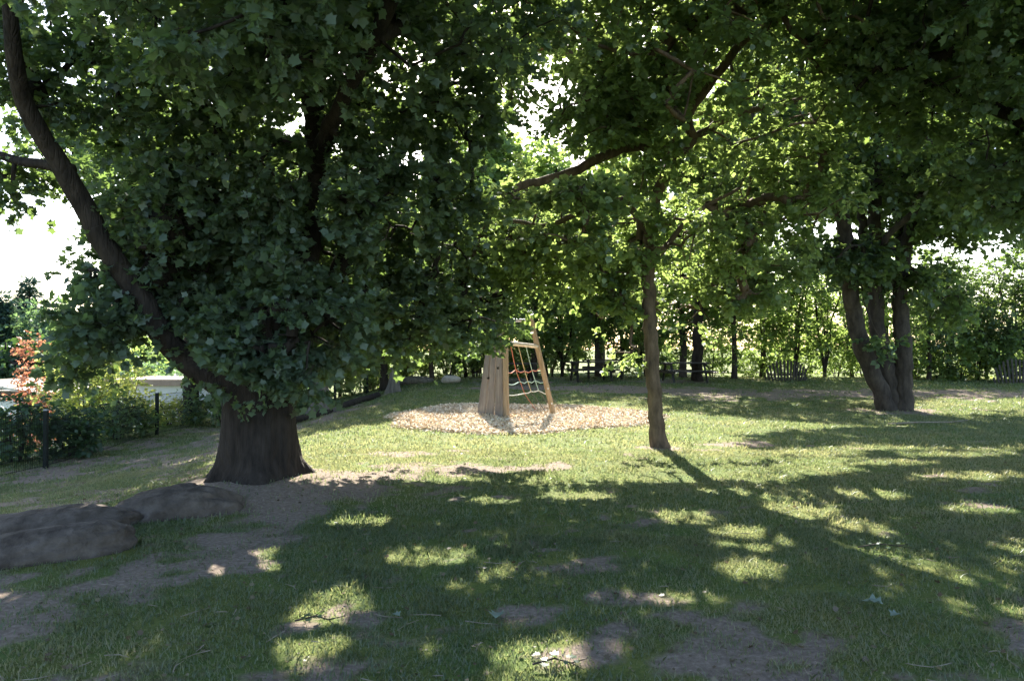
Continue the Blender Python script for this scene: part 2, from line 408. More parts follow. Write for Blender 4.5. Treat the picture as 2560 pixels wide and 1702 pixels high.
# where direct sun reaches the lawn (open gap between the crowns) and the small sun flecks
OPEN = np.array([(-2.6, 11.0), (0.1, 10.6), (1.35, 11.7), (2.6, 12.7), (4.2, 14.4), (5.6, 15.6), (8.5, 16.6), (4.8, 19.4), (3.6, 20.8), (2.4, 24.5), (-1.8, 24.5), (-2.2, 20), (-4.2, 15)])
def in_poly(x, y, poly):
    c = np.zeros(len(x), bool); n = len(poly); j = n - 1
    for i in range(n):
        xi, yi = poly[i]; xj, yj = poly[j]
        c ^= ((yi > y) != (yj > y)) & (x < (xj - xi) * (y - yi) / (yj - yi + 1e-12) + xi); j = i
    return c
FLECK = [(-2.6, 5.95, .22, .12), (-2.15, 6.05, .26, .16), (-2.1, 6.45, .10, .10), (-1.2, 5.05, .15, .35), (-1.18, 4.35, .14, .22), (-.80, 6.35, .16, .14), (-.5, 6.35, .10, .12),
         (1.75, 7.85, .24, .2), (2.15, 7.0, .26, .3), (3.0, 8.1, .34, .26), (3.3, 7.35, .24, .2), (1.85, 6.0, .18, .14), (1.2, 5.25, .16, .08), (3.3, 5.0, .26, .14),
         (-1.5, 7.65, .3, .1), (5.4, 11.6, .9, .22), (5.7, 10.1, .5, .2), (6.6, 10.4, .35, .2), (3.2, 10.5, .6, .5), (2.0, 10.4, .8, .35), (4.3, 10.9, .5, .4), (2.5, 9.2, .2, .16),
         (4.2, 9.1, .3, .2), (5.0, 8.2, .3, .14), (4.4, 6.6, .2, .14), (7.2, 12.4, .9, .2), (6.3, 13.2, 1.2, .16), (-1.0, 10.0, .6, .16), (-.3, 8.7, .3, .14), (.8, 8.9, .3, .12), (-4.9, 9.8, .3, .14), (-3.6, 12.5, .4, .2),
         (.2, 4.3, .16, .16), (3.9, 4.9, .2, .16), (5.4, 6.9, .2, .2), (8.6, 13, 1.0, .2), (1.0, 10.2, .5, .2), (-2.4, 9.9, .3, .14), (4.9, 12.6, .8, .3), (-3.6, 5.2, .2, .1)]
def sun_open(p, leaf):
    x, y = shadow_xy(p)
    x2 = x + (vnoise(x * 1.3, y * 1.3) - .5) * .9; y2 = y + (vnoise(x * 1.1 + 9, y * 1.1) - .5) * .9
    k = in_poly(x2, y2, OPEN)
    if leaf:
        k |= False
        for (cx, cy_, rx, ry) in FLECK:
            k |= (((x - cx) / (rx * 1.15 + .09)) ** 2 + ((y - cy_) / (ry * 1.2 + .14)) ** 2) < 1 + .9 * (vnoise(x * 9, y * 9) - .5)
    return k

def bezier_pts(a, b, sag, n=4):
    t = np.linspace(0, 1, n)[:, None]; m = (a + b) / 2 + sag
    return (1 - t) ** 2 * a + 2 * t * (1 - t) * m + t * t * b

def crown(root, blobs, nodes, rng, mb=None, O=(0, 0, 0), leaf='oak', lmat='leaf_oak', size=.11, clump=.55, twigs=7, per=16, cull=True, flat=.55, up=.75, twig_r=.0035, branches=True, rad0=.010, keep=None, spread=1.0):
    """blobs: (x,y,z,rx,ry,rz,count) volumes of clumps; nodes: limb points they grow from"""
    cs = []
    for (x, y, z, rx, ry, rz, n) in blobs:
        d = rng.normal(size=(n, 3)); d /= np.linalg.norm(d, axis=1, keepdims=True)
        r = rng.random(n)[:, None] ** (1 / 2.3)
        cs.append(np.array((x, y, z)) + d * r * np.array((rx, ry, rz)))
    c = np.concatenate(cs)
    if cull: c = c[np.linalg.norm(c - np.array((0, 0, EYE)), axis=1) > 3.2]
    if cull: c = c[~(sun_open(c, False) & (rng.random(len(c)) < .97))]
    if keep is not None: c = c[keep(c) & bare(c, .017)]
    # ---- grow a branching skeleton: every clump joins the nearest point already connected
    O = np.array(O, float); nodes = np.asarray(nodes, float) + O; nn = len(nodes)
    allp = np.vstack((nodes, c)); m = len(c); par = np.full(m, -1); done = np.zeros(m, bool)
    d0 = np.linalg.norm(c[:, None, :] - nodes[None], axis=2); best = d0.argmin(1); bd = d0.min(1)
    order = []
    dd = np.linalg.norm(c[:, None, :] - c[None], axis=2)
    for _ in range(m):
        k = int(np.where(done, 1e9, bd).argmin()); done[k] = True; par[k] = best[k]; order.append(k)
        nd = dd[k] * 1.12 + .04 * bd[k]; u = (~done) & (nd < bd); bd[u] = nd[u]; best[u] = nn + k
    desc = np.ones(m)
    for k in reversed(order):
        if par[k] >= nn: desc[par[k] - nn] += desc[k]
    out = np.zeros((m, 3))
    for k in range(m):
        a = allp[par[k]]; out[k] = c[k] - a
        if mb is not None:
            L_ = np.linalg.norm(out[k]); sag = rng.normal(size=3) * L_ * .10 + np.array((0, 0, .07 * L_))
            r1 = rad0 * desc[k] ** .5; r0 = rad0 * (desc[k] + 1) ** .5
            mb.tube(bezier_pts(a - O, c[k] - O, sag, 4 if L_ > .5 else 3), np.linspace(r0, r1, 4 if L_ > .5 else 3), 5 if r0 > .02 else 4, cap=False)
    out /= np.linalg.norm(out, axis=1, keepdims=True) + 1e-9
    # ---- twigs and leaves
    tw = twigs; cc = np.repeat(c, tw, 0); n = len(cc)
    d = rng.normal(size=(n, 3)) * np.array((1, 1, flat)) * spread + np.repeat(out, tw, 0) * .6; d[:, 2] -= .12
    d /= np.linalg.norm(d, axis=1, keepdims=True); L_ = clump * (.55 + .75 * rng.random(n))
    start = cc + rng.normal(size=(n, 3)) * clump * .12; end = start + d * L_[:, None]; end[:, 2] -= .10 * L_
    if twig_r:
        sd = np.cross(d, rng.normal(size=(n, 3))); sd /= np.linalg.norm(sd, axis=1, keepdims=True); s2 = np.cross(d, sd)
        v = np.empty((n, 4, 3)); v[:, 0] = start + sd * twig_r; v[:, 1] = start - sd * .5 * twig_r + s2 * twig_r; v[:, 2] = start - sd * .5 * twig_r - s2 * twig_r; v[:, 3] = end
        if cull: v = v[~(sun_open(end, True) | sun_open((start + end) / 2, True))]
        base = np.arange(len(v))[:, None] * 4
        TW = (v.reshape(-1, 3), np.concatenate([base + np.array(q) for q in ((0, 1, 3), (1, 2, 3), (2, 0, 3))], 1).reshape(-1))
    t = rng.random((n, per)) ** .8 * .95 + .05
    pos = start[:, None] + (end - start)[:, None] * t[..., None] ; pos = pos.reshape(-1, 3)
    dr = np.repeat(d, per, 0); N_ = len(pos)
    side = rng.normal(size=(N_, 3)); side -= dr * (side * dr).sum(1, keepdims=True); side /= np.linalg.norm(side, axis=1, keepdims=True)
    side[:, 2] *= .5
    tip = dr * .7 + side * 1.0; tip[:, 2] -= .25
    nrm = rng.normal(size=(N_, 3)) * .55; nrm[:, 2] += up
    sz = size * (.5 + .95 * rng.random(N_) ** 1.3)
    pos = pos + side * size * .15
    k = np.ones(N_, bool)
    if cull: k &= ~sun_open(pos, True)
    if keep is not None: k &= bare(pos, .010)
    if cull: k &= np.linalg.norm(pos - np.array((0, 0, EYE)), axis=1) > 2.8
    ctint = np.repeat(rng.random(m), tw * per)
    tint = np.clip(.35 * ctint + .65 * rng.random(N_) ** 1.4, 0, 1)
    return make_leaves('crown', pos[k] - O, tip[k], nrm[k], sz[k], leaf, M[lmat], root, tint[k], (TW[0] - O, TW[1]) if twig_r else None)

# stretches of limb that carry no leafy shoots on their near side: (x/y, (z-eye)/y) of both ends and the depth of the limb
BARE = [((787, 640), (786, 300), 9.6), ((1600, 365), (1300, 467), 12.6), ((1735, 345), (1757, 235), 12.9), ((1757, 235), (1862, 98), 12.5), ((640, 985), (500, 925), 9.3), ((500, 925), (322, 705), 9.0), ((322, 705), (182, 474), 8.8), ((182, 474), (84, 312), 8.5), ((1428, 541), (1290, 552), 13.6), ((1700, 568), (1665, 618), 13.0), ((1634, 700), (1632, 1000), 13.1)]
def bare(p, w_):
    az = p[:, 0] / p[:, 1]; hz = (p[:, 2] - EYE) / p[:, 1]; k = np.ones(len(p), bool)
    for (a_, b_, Yd) in BARE:
        ax, ay = (a_[0] - 1280) / F, (870 - a_[1]) / F; dx, dy = (b_[0] - a_[0]) / F, (a_[1] - b_[1]) / F
        t = np.clip(((az - ax) * dx + (hz - ay) * dy) / (dx * dx + dy * dy), 0, 1)
        k &= ~((np.hypot(az - ax - t * dx, hz - ay - t * dy) < w_ * (.6 + .8 * vnoise(az * 60, hz * 60))) & (p[:, 1] < Yd + .1))
    return k

def limb(mb, pts, rad, sides=14, wob=.05, jitter=.02, step=.15):
    p, r = smooth_path(pts, rad, step)
    p = p + NR.normal(size=p.shape) * np.minimum(jitter, r[:, None] * .12); mb.tube(p, r, sides, True, wob)
    return p

def W(root, *ps): return [np.array(p) for p in ps]

# ------------------------------------------------------------------ the big tree at left
rng = np.random.default_rng(5)
bx, by = -3.1, 9.5
def rel(pts, o): return [np.array(p, float) - np.array(o) for p in pts]
O1 = (bx, by, G(bx, by) - .12)
T1 = thing('broadleaf_tree', 'massive old tree with flared dark trunk and a long limb leaning left', 'tree', O1)
tm = MB()
# buttressed trunk as one lofted surface
def flared_trunk(mb, base, zs, cx, cyy, rads, nroot, rootamp, n=40, seed=1, bump=.03):
    rg = np.random.default_rng(seed); ph = np.sort(rg.random(nroot) * 2 * PI); amp = .6 + .8 * rg.random(nroot)
    v = []; a = np.arange(n) * 2 * PI / n
    for z, x0, y0, r in zip(zs, cx, cyy, rads):
        fl = math.exp(-max(z, 0) / .33)
        k = np.ones(n)
        for p_, am in zip(ph, amp):
            dlt = np.angle(np.exp(1j * (a - p_))); k += rootamp * am * fl * np.exp(-(dlt / .28) ** 2)
        k += bump * np.sin(a * 5 + z * 1.3) * .7
        if n > 60:      # deep vertical furrows
            u_ = a / (2 * PI) * 26; q1_ = vnoise(np.mod(u_, 26), np.full(n, z * 1.6 + seed)); q2_ = vnoise(np.mod(u_ * 2, 52) + 40, np.full(n, z * 3.2 + seed))
            k += -.075 * (1 - np.abs(2 * q1_ - 1)) ** 3 - .03 * q2_ + .05 * vnoise(np.mod(u_ / 3, 26 / 3), np.full(n, z * 1.1))
        else: k += bump * .8 * (rg.random(n) - .5)
        v.append(np.stack((x0 + np.cos(a) * r * k, y0 + np.sin(a) * r * k, np.full(n, z)), 1))
    m = len(zs); f = [(i * n + k, i * n + (k + 1) % n, (i + 1) * n + (k + 1) % n, (i + 1) * n + k) for i in range(m - 1) for k in range(n)]
    f.append(tuple((m - 1) * n + k for k in range(n)))
    mb.add(np.concatenate(v) + np.array(base), f)
zs = np.linspace(-.25, 2.15, 60)
tt = np.clip(zs / 2.15, 0, 1)
flared_trunk(tm, (0, 0, 0), zs, .02 - .05 * tt, 0 * tt, np.interp(zs, [-.25, 0, .3, .6, 1.1, 1.5, 2.15], [.52, .49, .44, .42, .42, .44, .34]), 9, .38, n=160, seed=3)
A = lambda *q: [P(*k) - np.array(O1) for k in q]
l1 = limb(tm, A((640, 1010, 9.5), (560, 958, 9.45), (500, 925, 9.4), (440, 868, 9.3), (382, 790, 9.2), (322, 705, 9.05), (250, 592, 8.9), (182, 474, 8.75), (138, 392, 8.6), (84, 312, 8.4), (46, 225, 8.2), (28, 120, 8.0), (14, -30, 7.8), (-10, -250, 7.6)),
          [.19, .18, .165, .15, .14, .13, .12, .115, .105, .10, .09, .08, .065, .05], 18)
l1b = limb(tm, A((175, 425, 8.65), (120, 415, 8.7), (60, 405, 8.8), (0, 388, 8.9), (-90, 370, 9.0)), [.075, .06, .055, .05, .03], 10)
l2 = limb(tm, A((655, 960, 9.5), (680, 860, 9.5), (725, 760, 9.6), (768, 650, 9.7), (784, 520, 9.7), (786, 300, 9.6), (792, 100, 9.5), (805, -120, 9.4), (800, -400, 9.2), (810, -700, 9.0)),
          [.30, .23, .17, .135, .125, .125, .12, .11, .09, .05], 18)
l3 = limb(tm, A((680, 930, 9.6), (740, 820, 9.9), (820, 710, 10.2), (900, 590, 10.5), (955, 460, 10.8), (1010, 350, 11), (1080, 200, 11.3), (1150, 20, 11.5), (1200, -200, 11.6)),
          [.22, .16, .13, .11, .10, .09, .08, .07, .05], 14)
l4 = limb(tm, A((720, 870, 9.7), (850, 760, 10.4), (980, 700, 11.2), (1100, 690, 11.9), (1200, 700, 12.5)), [.12, .09, .08, .06, .03], 10)
l5 = limb(tm, A((785, 300, 9.6), (740, 120, 8.8), (700, -100, 7.8), (660, -400, 6.8), (640, -800, 6.0)), [.12, .11, .09, .07, .04], 12)
l6 = limb(tm, A((782, 420, 9.65), (850, 260, 8.8), (950, 60, 7.8), (1060, -200, 7.0), (1150, -500, 6.2)), [.12, .09, .08, .06, .03], 10)
nodes = np.concatenate([l[2::3] for l in (l1, l1b, l2, l3, l4, l5, l6)] )
def rb(bl, o): return [(b[0] - o[0], b[1] - o[1], b[2] - o[2], *b[3:]) for b in bl]
def BP(px, py, Yd, rx, ry, rz, n): p = P(px, py, Yd); return (p[0], p[1], p[2], rx, ry, rz, n)
blobs1 = [(-3.0, 9.0, 8.8, 4.2, 4.8, 3.2, 380), (-2.0, 8.9, 5.8, 2.8, 3.2, 1.5, 230), (-2.6, 7.0, 5.0, 1.7, 1.8, 1.0, 60), (-6.0, 11.0, 7.6, 1.8, 1.6, 2.0, 60), (-6.9, 18.6, 5.5, 3.0, 2.3, 1.7, 190), (-5.8, 15.0, 3.6, 1.6, 1.6, .8, 50), (-4.8, 12.2, 4.4, 1.2, 1.2, .9, 36),  # far left crown volumes added behind the trunk to shade the lawn
          BP(640, 640, 10.6, 1.5, 1.2, .8, 90), BP(900, 640, 11.2, 1.9, 1.5, 1.0, 110), BP(730, 780, 9.3, .8, .5, .6, 60), BP(860, 480, 9.2, .9, .6, .8, 50), BP(620, 480, 9.2, .9, .6, .9, 50), BP(600, 880, 8.9, .45, .4, .3, 16), BP(900, 800, 11.0, 1.1, .8, .45, 40), BP(1090, 790, 12.2, 1.0, .9, .55, 46), BP(1235, 845, 13.4, .34, .4, .26, 20), BP(1230, 720, 12.8, .5, .6, .5, 16),
          BP(690, 900, 9.0, .5, .3, .3, 14), BP(820, 870, 10.6, .6, .4, .25, 12), BP(560, 800, 9.6, .5, .4, .4, 16),
          BP(255, 820, 9.0, .34, .4, .18, 13), BP(200, 890, 9.2, .16, .3, .05, 3), BP(350, 740, 9.3, .3, .4, .35, 8), BP(260, 690, 9.1, .22, .3, .14, 4), BP(330, 560, 9.6, .35, .5, .5, 10), BP(430, 690, 9.6, .5, .5, .6, 20),
          BP(60, 575, 8.9, .28, .3, .05, 2), BP(30, 430, 8.9, .5, .4, .15, 7), BP(90, 250, 8.9, .6, .8, .4, 12), BP(290, 330, 9.6, .35, .6, .5, 9), BP(440, 480, 9.4, .6, .9, .8, 34), BP(470, 250, 9.2, .8, 1.0, .8, 40), BP(40, 130, 8.9, .5, .8, .4, 8), BP(230, 130, 9.2, .5, .6, .4, 12),
          BP(1130, 300, 10.5, .6, 1.0, 1.2, 34), BP(1050, 520, 10.8, .8, 1.0, .8, 34), (-1.2, 5.4, 6.8, 2.6, 2.6, 1.6, 120)]
def window(c):
    """open air: under the leaning limb on its outer side, and the break between the two crowns"""
    j = (vnoise(c[:, 0] * 2 + 5, c[:, 2] * 2) - .5)
    hz = (c[:, 2] - EYE) / c[:, 1]; az = c[:, 0] / c[:, 1]
    a = (az < -.545 + j * .06) & (hz > .075) & (hz < .205 + j * .04)
    b = (az > .004 + j * .03) & (az < .066 + j * .03) & (hz > .262 + j * .04) & (hz < .372 + j * .03)
    return ~(a | b)
crown(T1, blobs1, nodes, rng, leaf='oak', lmat='leaf_oak', size=.09, clump=.48, twigs=8, per=17, keep=window, mb=tm, O=O1)
tm.build('trunk', M['bark_dark'], T1, smooth=True)

# ------------------------------------------------------------------ the slim tree in the middle of the lawn
O2 = (*(P(1657, 1100, 13.2)[:2]), 0); O2 = (O2[0], O2[1], G(O2[0], O2[1]) - .05)
T2 = thing('broadleaf_tree', 'slim single trunked tree with brown bark just right of the wood chips', 'tree', O2)
A = lambda *q: [P(*k) - np.array(O2) for k in q]
tm = MB()
m1 = limb(tm, A((1652, 1140, 13.2), (1647, 1115, 13.2), (1638, 1060, 13.2), (1634, 980, 13.2), (1630, 880, 13.2), (1625, 780, 13.2), (1621, 690, 13.2), (1625, 600, 13.2), (1640, 490, 13.2), (1685, 405, 13.2), (1735, 345, 13.1)),
          [.20, .165, .13, .12, .12, .115, .11, .105, .10, .095, .09], 24, .06, step=.12)
m2 = limb(tm, A((1735, 345, 13.1), (1722, 290, 13.0), (1755, 235, 12.9), (1807, 170, 12.7), (1860, 98, 12.5), (1930, 60, 12.3), (2010, -60, 12.0), (2080, -300, 11.6)), [.085, .08, .08, .075, .07, .06, .05, .03], 12)
m3 = limb(tm, A((1735, 345, 13.1), (1810, 300, 13.2), (1900, 270, 13.4), (2020, 240, 13.8), (2130, 170, 14)), [.07, .06, .05, .04, .025], 10)
m4 = limb(tm, A((1690, 400, 13.2), (1600, 365, 13.0), (1514, 388, 12.8), (1423, 433, 12.6), (1300, 467, 12.4), (1235, 520, 12.2), (1200, 606, 12.0), (1165, 680, 11.8)), [.085, .08, .08, .075, .065, .05, .045, .03], 12)
m5 = limb(tm, A((1628, 590, 13.2), (1560, 500, 13.4), (1500, 508, 13.6), (1428, 541, 13.7), (1356, 565, 13.8), (1284, 552, 13.9), (1220, 560, 14)), [.07, .06, .06, .05, .045, .035, .02], 10)
m6 = limb(tm, A((1630, 660, 13.2), (1665, 618, 13.1), (1702, 568, 13.0), (1760, 520, 12.9), (1850, 470, 12.8)), [.06, .05, .045, .04, .025], 10)
m7 = limb(tm, A((1700, 390, 13.1), (1650, 200, 12.8), (1600, -50, 12.4), (1620, -350, 12.0), (1600, -700, 11.5)), [.08, .07, .06, .05, .03], 10)
nodes2 = np.concatenate([m1[35::4]] + [l[2::3] for l in (m2, m3, m4, m5, m6, m7)])
blobs2 = [(2.7, 12.2, 7.2, 3.7, 3.2, 2.9, 560), (2.6, 12.4, 10.0, 3.0, 3.2, 2.0, 120), BP(1420, 520, 13.0, 1.3, 1.3, .8, 46), BP(1560, 600, 13.4, 1.0, 1.1, .7, 40), BP(1750, 600, 13.2, 1.2, 1.2, .8, 50), BP(1800, 720, 13.9, .9, .8, .4, 30), BP(1720, 780, 14.2, .5, .6, .3, 10), BP(1900, 680, 14.2, .8, .8, .45, 24), BP(1540, 770, 13.6, .45, .5, .3, 10), BP(1470, 690, 13.6, .6, .6, .35, 14), BP(1950, 480, 13.2, 1.1, 1.2, 1.0, 50),
          BP(1550, 730, 13.3, .5, .6, .35, 12), BP(1575, 872, 13.1, .42, .4, .10, 7), BP(1640, 770, 13.3, .4, .4, .3, 7), BP(1250, 560, 12.2, .6, .8, .6, 18), BP(1390, 500, 10.8, .8, .8, .35, 44), BP(1400, 600, 11.3, .8, .8, .3, 30), BP(1350, 680, 12.5, .7, .8, .4, 16), BP(1500, 250, 12.6, .8, 1.5, 1.0, 36), BP(1700, 180, 12.4, 1.0, 1.0, .8, 40), (1.0, 9.0, 8.2, 2.2, 2.2, 1.4, 80), (.5, 16.6, 8.3, 1.7, 1.3, .9, 70)]
crown(T2, blobs2, nodes2, np.random.default_rng(8), leaf='round', lmat='leaf_lime', size=.088, clump=.48, twigs=7, per=18, keep=window, mb=tm, O=O2)
tm.build('trunk', M['bark_mid'], T2, smooth=True)

# ------------------------------------------------------------------ the many-stemmed tree at right
O3 = (10.3, 21.0, G(10.3, 21.0) - .05)
T3 = thing('broadleaf_tree', 'tree with a clump of four grey brown stems rising from one foot at right', 'tree', O3)
A = lambda *q: [P(*k) - np.array(O3) for k in q]
tm = MB()
n1 = limb(tm, A((2222, 1045, 20.9), (2208, 1000, 20.8), (2180, 930, 20.7), (2150, 850, 20.6), (2133, 760, 20.6), (2122, 660, 20.6), (2105, 520, 20.5), (2060, 350, 20.2), (2000, 150, 19.8)), [.30, .23, .22, .22, .21, .20, .18, .15, .10], 18, .07)
n2 = limb(tm, A((2238, 1045, 21.0), (2232, 1000, 21.0), (2215, 920, 21.0), (2198, 840, 21.1), (2190, 750, 21.1), (2188, 640, 21.1), (2190, 480, 21.2), (2200, 300, 21.2), (2200, 0, 21.2)), [.30, .24, .22, .20, .19, .18, .16, .14, .10], 18, .07)
n5 = limb(tm, rel([(10.9, 21.6, 4.6), (11.6, 23.2, 6.4), (12.8, 25.2, 8.2), (13.6, 26.4, 9.6)], O3), [.13, .11, .08, .04], 10)
n3 = limb(tm, A((2252, 1045, 20.9), (2257, 1000, 20.9), (2258, 930, 20.9), (2258, 850, 20.9), (2250, 760, 21.0), (2262, 640, 21.2), (2300, 480, 21.4), (2370, 250, 21.6)), [.34, .24, .23, .22, .2, .17, .14, .09], 18, .07)
n4 = limb(tm, A((2240, 1030, 21.5), (2222, 900, 21.7), (2190, 800, 21.8), (2172, 700, 21.9), (2160, 600, 22), (2150, 400, 22)), [.26, .17, .16, .15, .13, .08], 14, .07)
nodes3 = np.concatenate([l[40::4] for l in (n1, n2, n3, n4)] + [n5[8::3]])
blobs3 = [(10.0, 20.6, 8.6, 5.2, 4.4, 3.4, 560), (7.4, 19.2, 6.0, 2.0, 2.0, 1.3, 60), (12.6, 20.4, 5.6, 2.6, 2.4, 1.0, 90), (13.2, 25.4, 8.6, 4.0, 3.2, 2.3, 190), (13.8, 27.6, 7.2, 4.6, 2.6, 2.0, 200), (8.0, 25.5, 8.4, 2.6, 2.4, 2.0, 100), (5.2, 19.5, 6.7, 2.0, 2.2, 1.6, 110), BP(2170, 640, 20.4, 1.1, 1.0, .6, 26), BP(2290, 690, 20.9, .9, .8, .4, 14), BP(2060, 640, 20.6, 1.0, 1.0, .5, 22), BP(2200, 845, 20.2, .3, .3, .12, 3), BP(2370, 770, 22, .7, .8, .5, 14)]
crown(T3, blobs3, nodes3, np.random.default_rng(9), leaf='round', lmat='leaf_maple', size=.13, clump=.66, twigs=7, per=15, keep=window, mb=tm, O=O3)
tm.build('trunk', M['bark_grey'], T3, smooth=True)

# ------------------------------------------------------------------ neighbour tree whose crown hangs in from the right
O4 = (9.6, 10.2, G(9.6, 10.2) - .05)
T4 = thing('broadleaf_tree', 'tree whose broad blue green crown hangs into the upper right corner', 'tree', O4)
tm = MB()
q1 = limb(tm, rel([(9.6, 10.2, -.1), (9.5, 10.2, 1.5), (9.3, 10.2, 3.2), (8.8, 10.3, 5.0), (8.0, 10.4, 7.0), (7.4, 10.4, 9)], O4), [.34, .26, .23, .19, .13, .06], 18)
q2 = limb(tm, rel([(9.3, 10.2, 3.0), (8.4, 10.8, 4.2), (7.4, 11.2, 5.0), (6.2, 11.4, 5.6), (5.2, 11.4, 6.2)], O4), [.14, .12, .10, .07, .04], 12)
q3 = limb(tm, rel([(9.3, 10.2, 3.6), (8.6, 9.2, 5.0), (7.6, 8.2, 6.0), (6.4, 7.4, 6.6)], O4), [.13, .11, .08, .04], 12)
blobs4 = [(8.0, 10.4, 6.6, 3.4, 3.0, 2.4, 420), (6.0, 11.2, 6.4, 2.0, 1.8, 1.4, 120), (7.6, 11.0, 4.2, 1.6, 1.2, .6, 36), (6.2, 8.0, 7.2, 2.2, 2.2, 1.4, 80), (4.0, 7.6, 8.4, 1.8, 2.0, 1.2, 60)]
crown(T4, blobs4, np.concatenate([q1[20::3], q2[2::3], q3[2::3]]), np.random.default_rng(10), leaf='oak', lmat='leaf_maple', size=.095, clump=.5, twigs=7, per=18, mb=tm, O=O4)
tm.build('trunk', M['bark_dark'], T4, smooth=True)

# ------------------------------------------------------------------ trees standing between the big tree and the fence
def mid_tree(label, px, base_y, Yd, r, h, blobs, seed, lm='leaf_dark', bm='bark_dark', lean=(0, 0), nlf=9, lsize=.17, clump=.6):
    x = (px - 1280) / F * Yd; O = (x, Yd, G(x, Yd) - .05)
    t = thing('broadleaf_tree', label, 'tree', O)
    mb = MB(); pts = [(0, 0, -.1), (0, 0, .3)] + [(lean[0] * k / h, lean[1] * k / h, k) for k in np.linspace(1, h, 6)]
    l = limb(mb, pts, np.interp([p[2] for p in pts], [-.1, .3, h * .5, h], [r * 1.5, r * 1.1, r * .8, r * .2]), 14, .07)
    lb = limb(mb, [l[len(l) // 2], l[len(l) // 2] + np.array((.8, .1, .9)), l[len(l) // 2] + np.array((1.5, .2, 2.0))], [r * .5, r * .35, r * .15], 10)
    lc = limb(mb, [l[len(l) // 3], l[len(l) // 3] + np.array((-.8, -.2, .9)), l[len(l) // 3] + np.array((-1.6, -.3, 2.2))], [r * .5, r * .35, r * .15], 10)
    crown(t, [(x + b[0], Yd + b[1], O[2] + b[2], *b[3:]) for b in blobs], np.concatenate((l[12::3], lb[2::3], lc[2::3])), np.random.default_rng(seed), leaf='round', lmat=lm, size=lsize, clump=clump, twigs=6, per=nlf, mb=mb, O=O)
    mb.build('trunk', M[bm], t, smooth=True)
    return t
mid_tree('dark straight trunk standing by the wire fence, crossed by the leaning limb', 479, 1050, 25.0, .235, 10, [(-1.6, -.8, 8.9, 3.2, 3.2, 1.5, 150), (1.5, -2.6, 6.6, 3.6, 3.6, 2.4, 260), (1.6, -3.0, 4.4, 3.0, 2.6, 1.0, 80)], 21, 'leaf_maple')
mid_tree('thin trunked tree behind the fence seen between the leaning limb and the big trunk', 592, 1020, 29.0, .17, 9, [(.6, 0, 6.4, 3.6, 3.4, 2.8, 260), (1, 0, 3.4, 2.2, 1.5, .8, 40), (-1.6, -2.6, 5.6, 1.7, 2.0, 1.8, 80)], 22, 'leaf_maple')
mid_tree('leafy tree beyond the stumps, its crown filling the gap right of the big trunk', 960, 980, 29.5, .15, 9, [(-.6, 0, 5.8, 3.4, 2.8, 3.2, 230), (.6, -.4, 2.6, 2.4, 1.5, .7, 36)], 23, 'leaf_belt', lsize=.18)

mid_tree('tall tree standing in front of the belt behind the right hand picnic table', 1742, 955, 31.0, .2, 10.5, [(-.3, -3.0, 7.6, 4.4, 4.0, 2.6, 330), (-.5, -1.5, 5.0, 3.2, 2.0, .9, 60)], 24, 'leaf_belt', lsize=.17, lean=(0, -1))
# ------------------------------------------------------------------ tree belt along the back of the lawn (prototypes then copies)
def belt_proto(seed, h, r, forks, nb, lm='leaf_belt', low=1.4):
    rg = np.random.default_rng(seed)
    t = thing('belt_tree', 'x', 'tree', (0, 0, 0), group='trees of the belt behind the lawn')
    mb = MB(); L_ = []
    for k in range(forks):
        a = rg.random() * 6.28; sp = .18 * h * (.4 + rg.random()) if forks > 1 else .3
        pts = [(0, 0, -.15), (.03 * math.cos(a), .03 * math.sin(a), .4)] + [(sp * math.cos(a) * q ** 1.3 + rg.normal() * .08, sp * math.sin(a) * q ** 1.3 + rg.normal() * .08, .4 + q * (h - .4)) for q in np.linspace(.2, 1, 5)]
        rr = r * (1 if k == 0 else .7)
        L_.append(limb(mb, pts, np.interp(np.arange(7), [0, 1, 6], [rr * 1.35, rr, rr * .2]), 8, .06, step=.3))
        for q in range(5):
            j = int(len(L_[-1]) * (.25 + .13 * q)); p0 = L_[-1][j]; b_ = rg.random() * 6.28
            e = p0 + np.array((math.cos(b_) * 1.5, math.sin(b_) * 1.5, .7 + rg.random()))
            limb(mb, [p0, (p0 + e) / 2 + np.array((0, 0, -.1)), e], [rr * .35, rr * .2, rr * .08], 5, step=.4)
    nodes_ = np.concatenate([l[3::2] for l in L_])
    bl = [(0, 0, h * .62, 1.9, 1.7, h * .40, nb), (0, 0, h * .3, 1.6, 1.4, h * .16, nb // 4)]
    crown(t, bl, nodes_, rg, leaf='quad', lmat=lm, size=.17, clump=.62, twigs=6, per=9, cull=False, twig_r=.006, rad0=.008, mb=mb)
    mb.build('trunk', M['bark_grey'] if seed % 2 else M['bark_dark'], t, smooth=True)
    return t
protos = [belt_proto(31, 7.8, .12, 1, 88), belt_proto(32, 6.8, .09, 3, 76), belt_proto(33, 8.8, .17, 1, 96), belt_proto(34, 5.8, .07, 4, 60)]
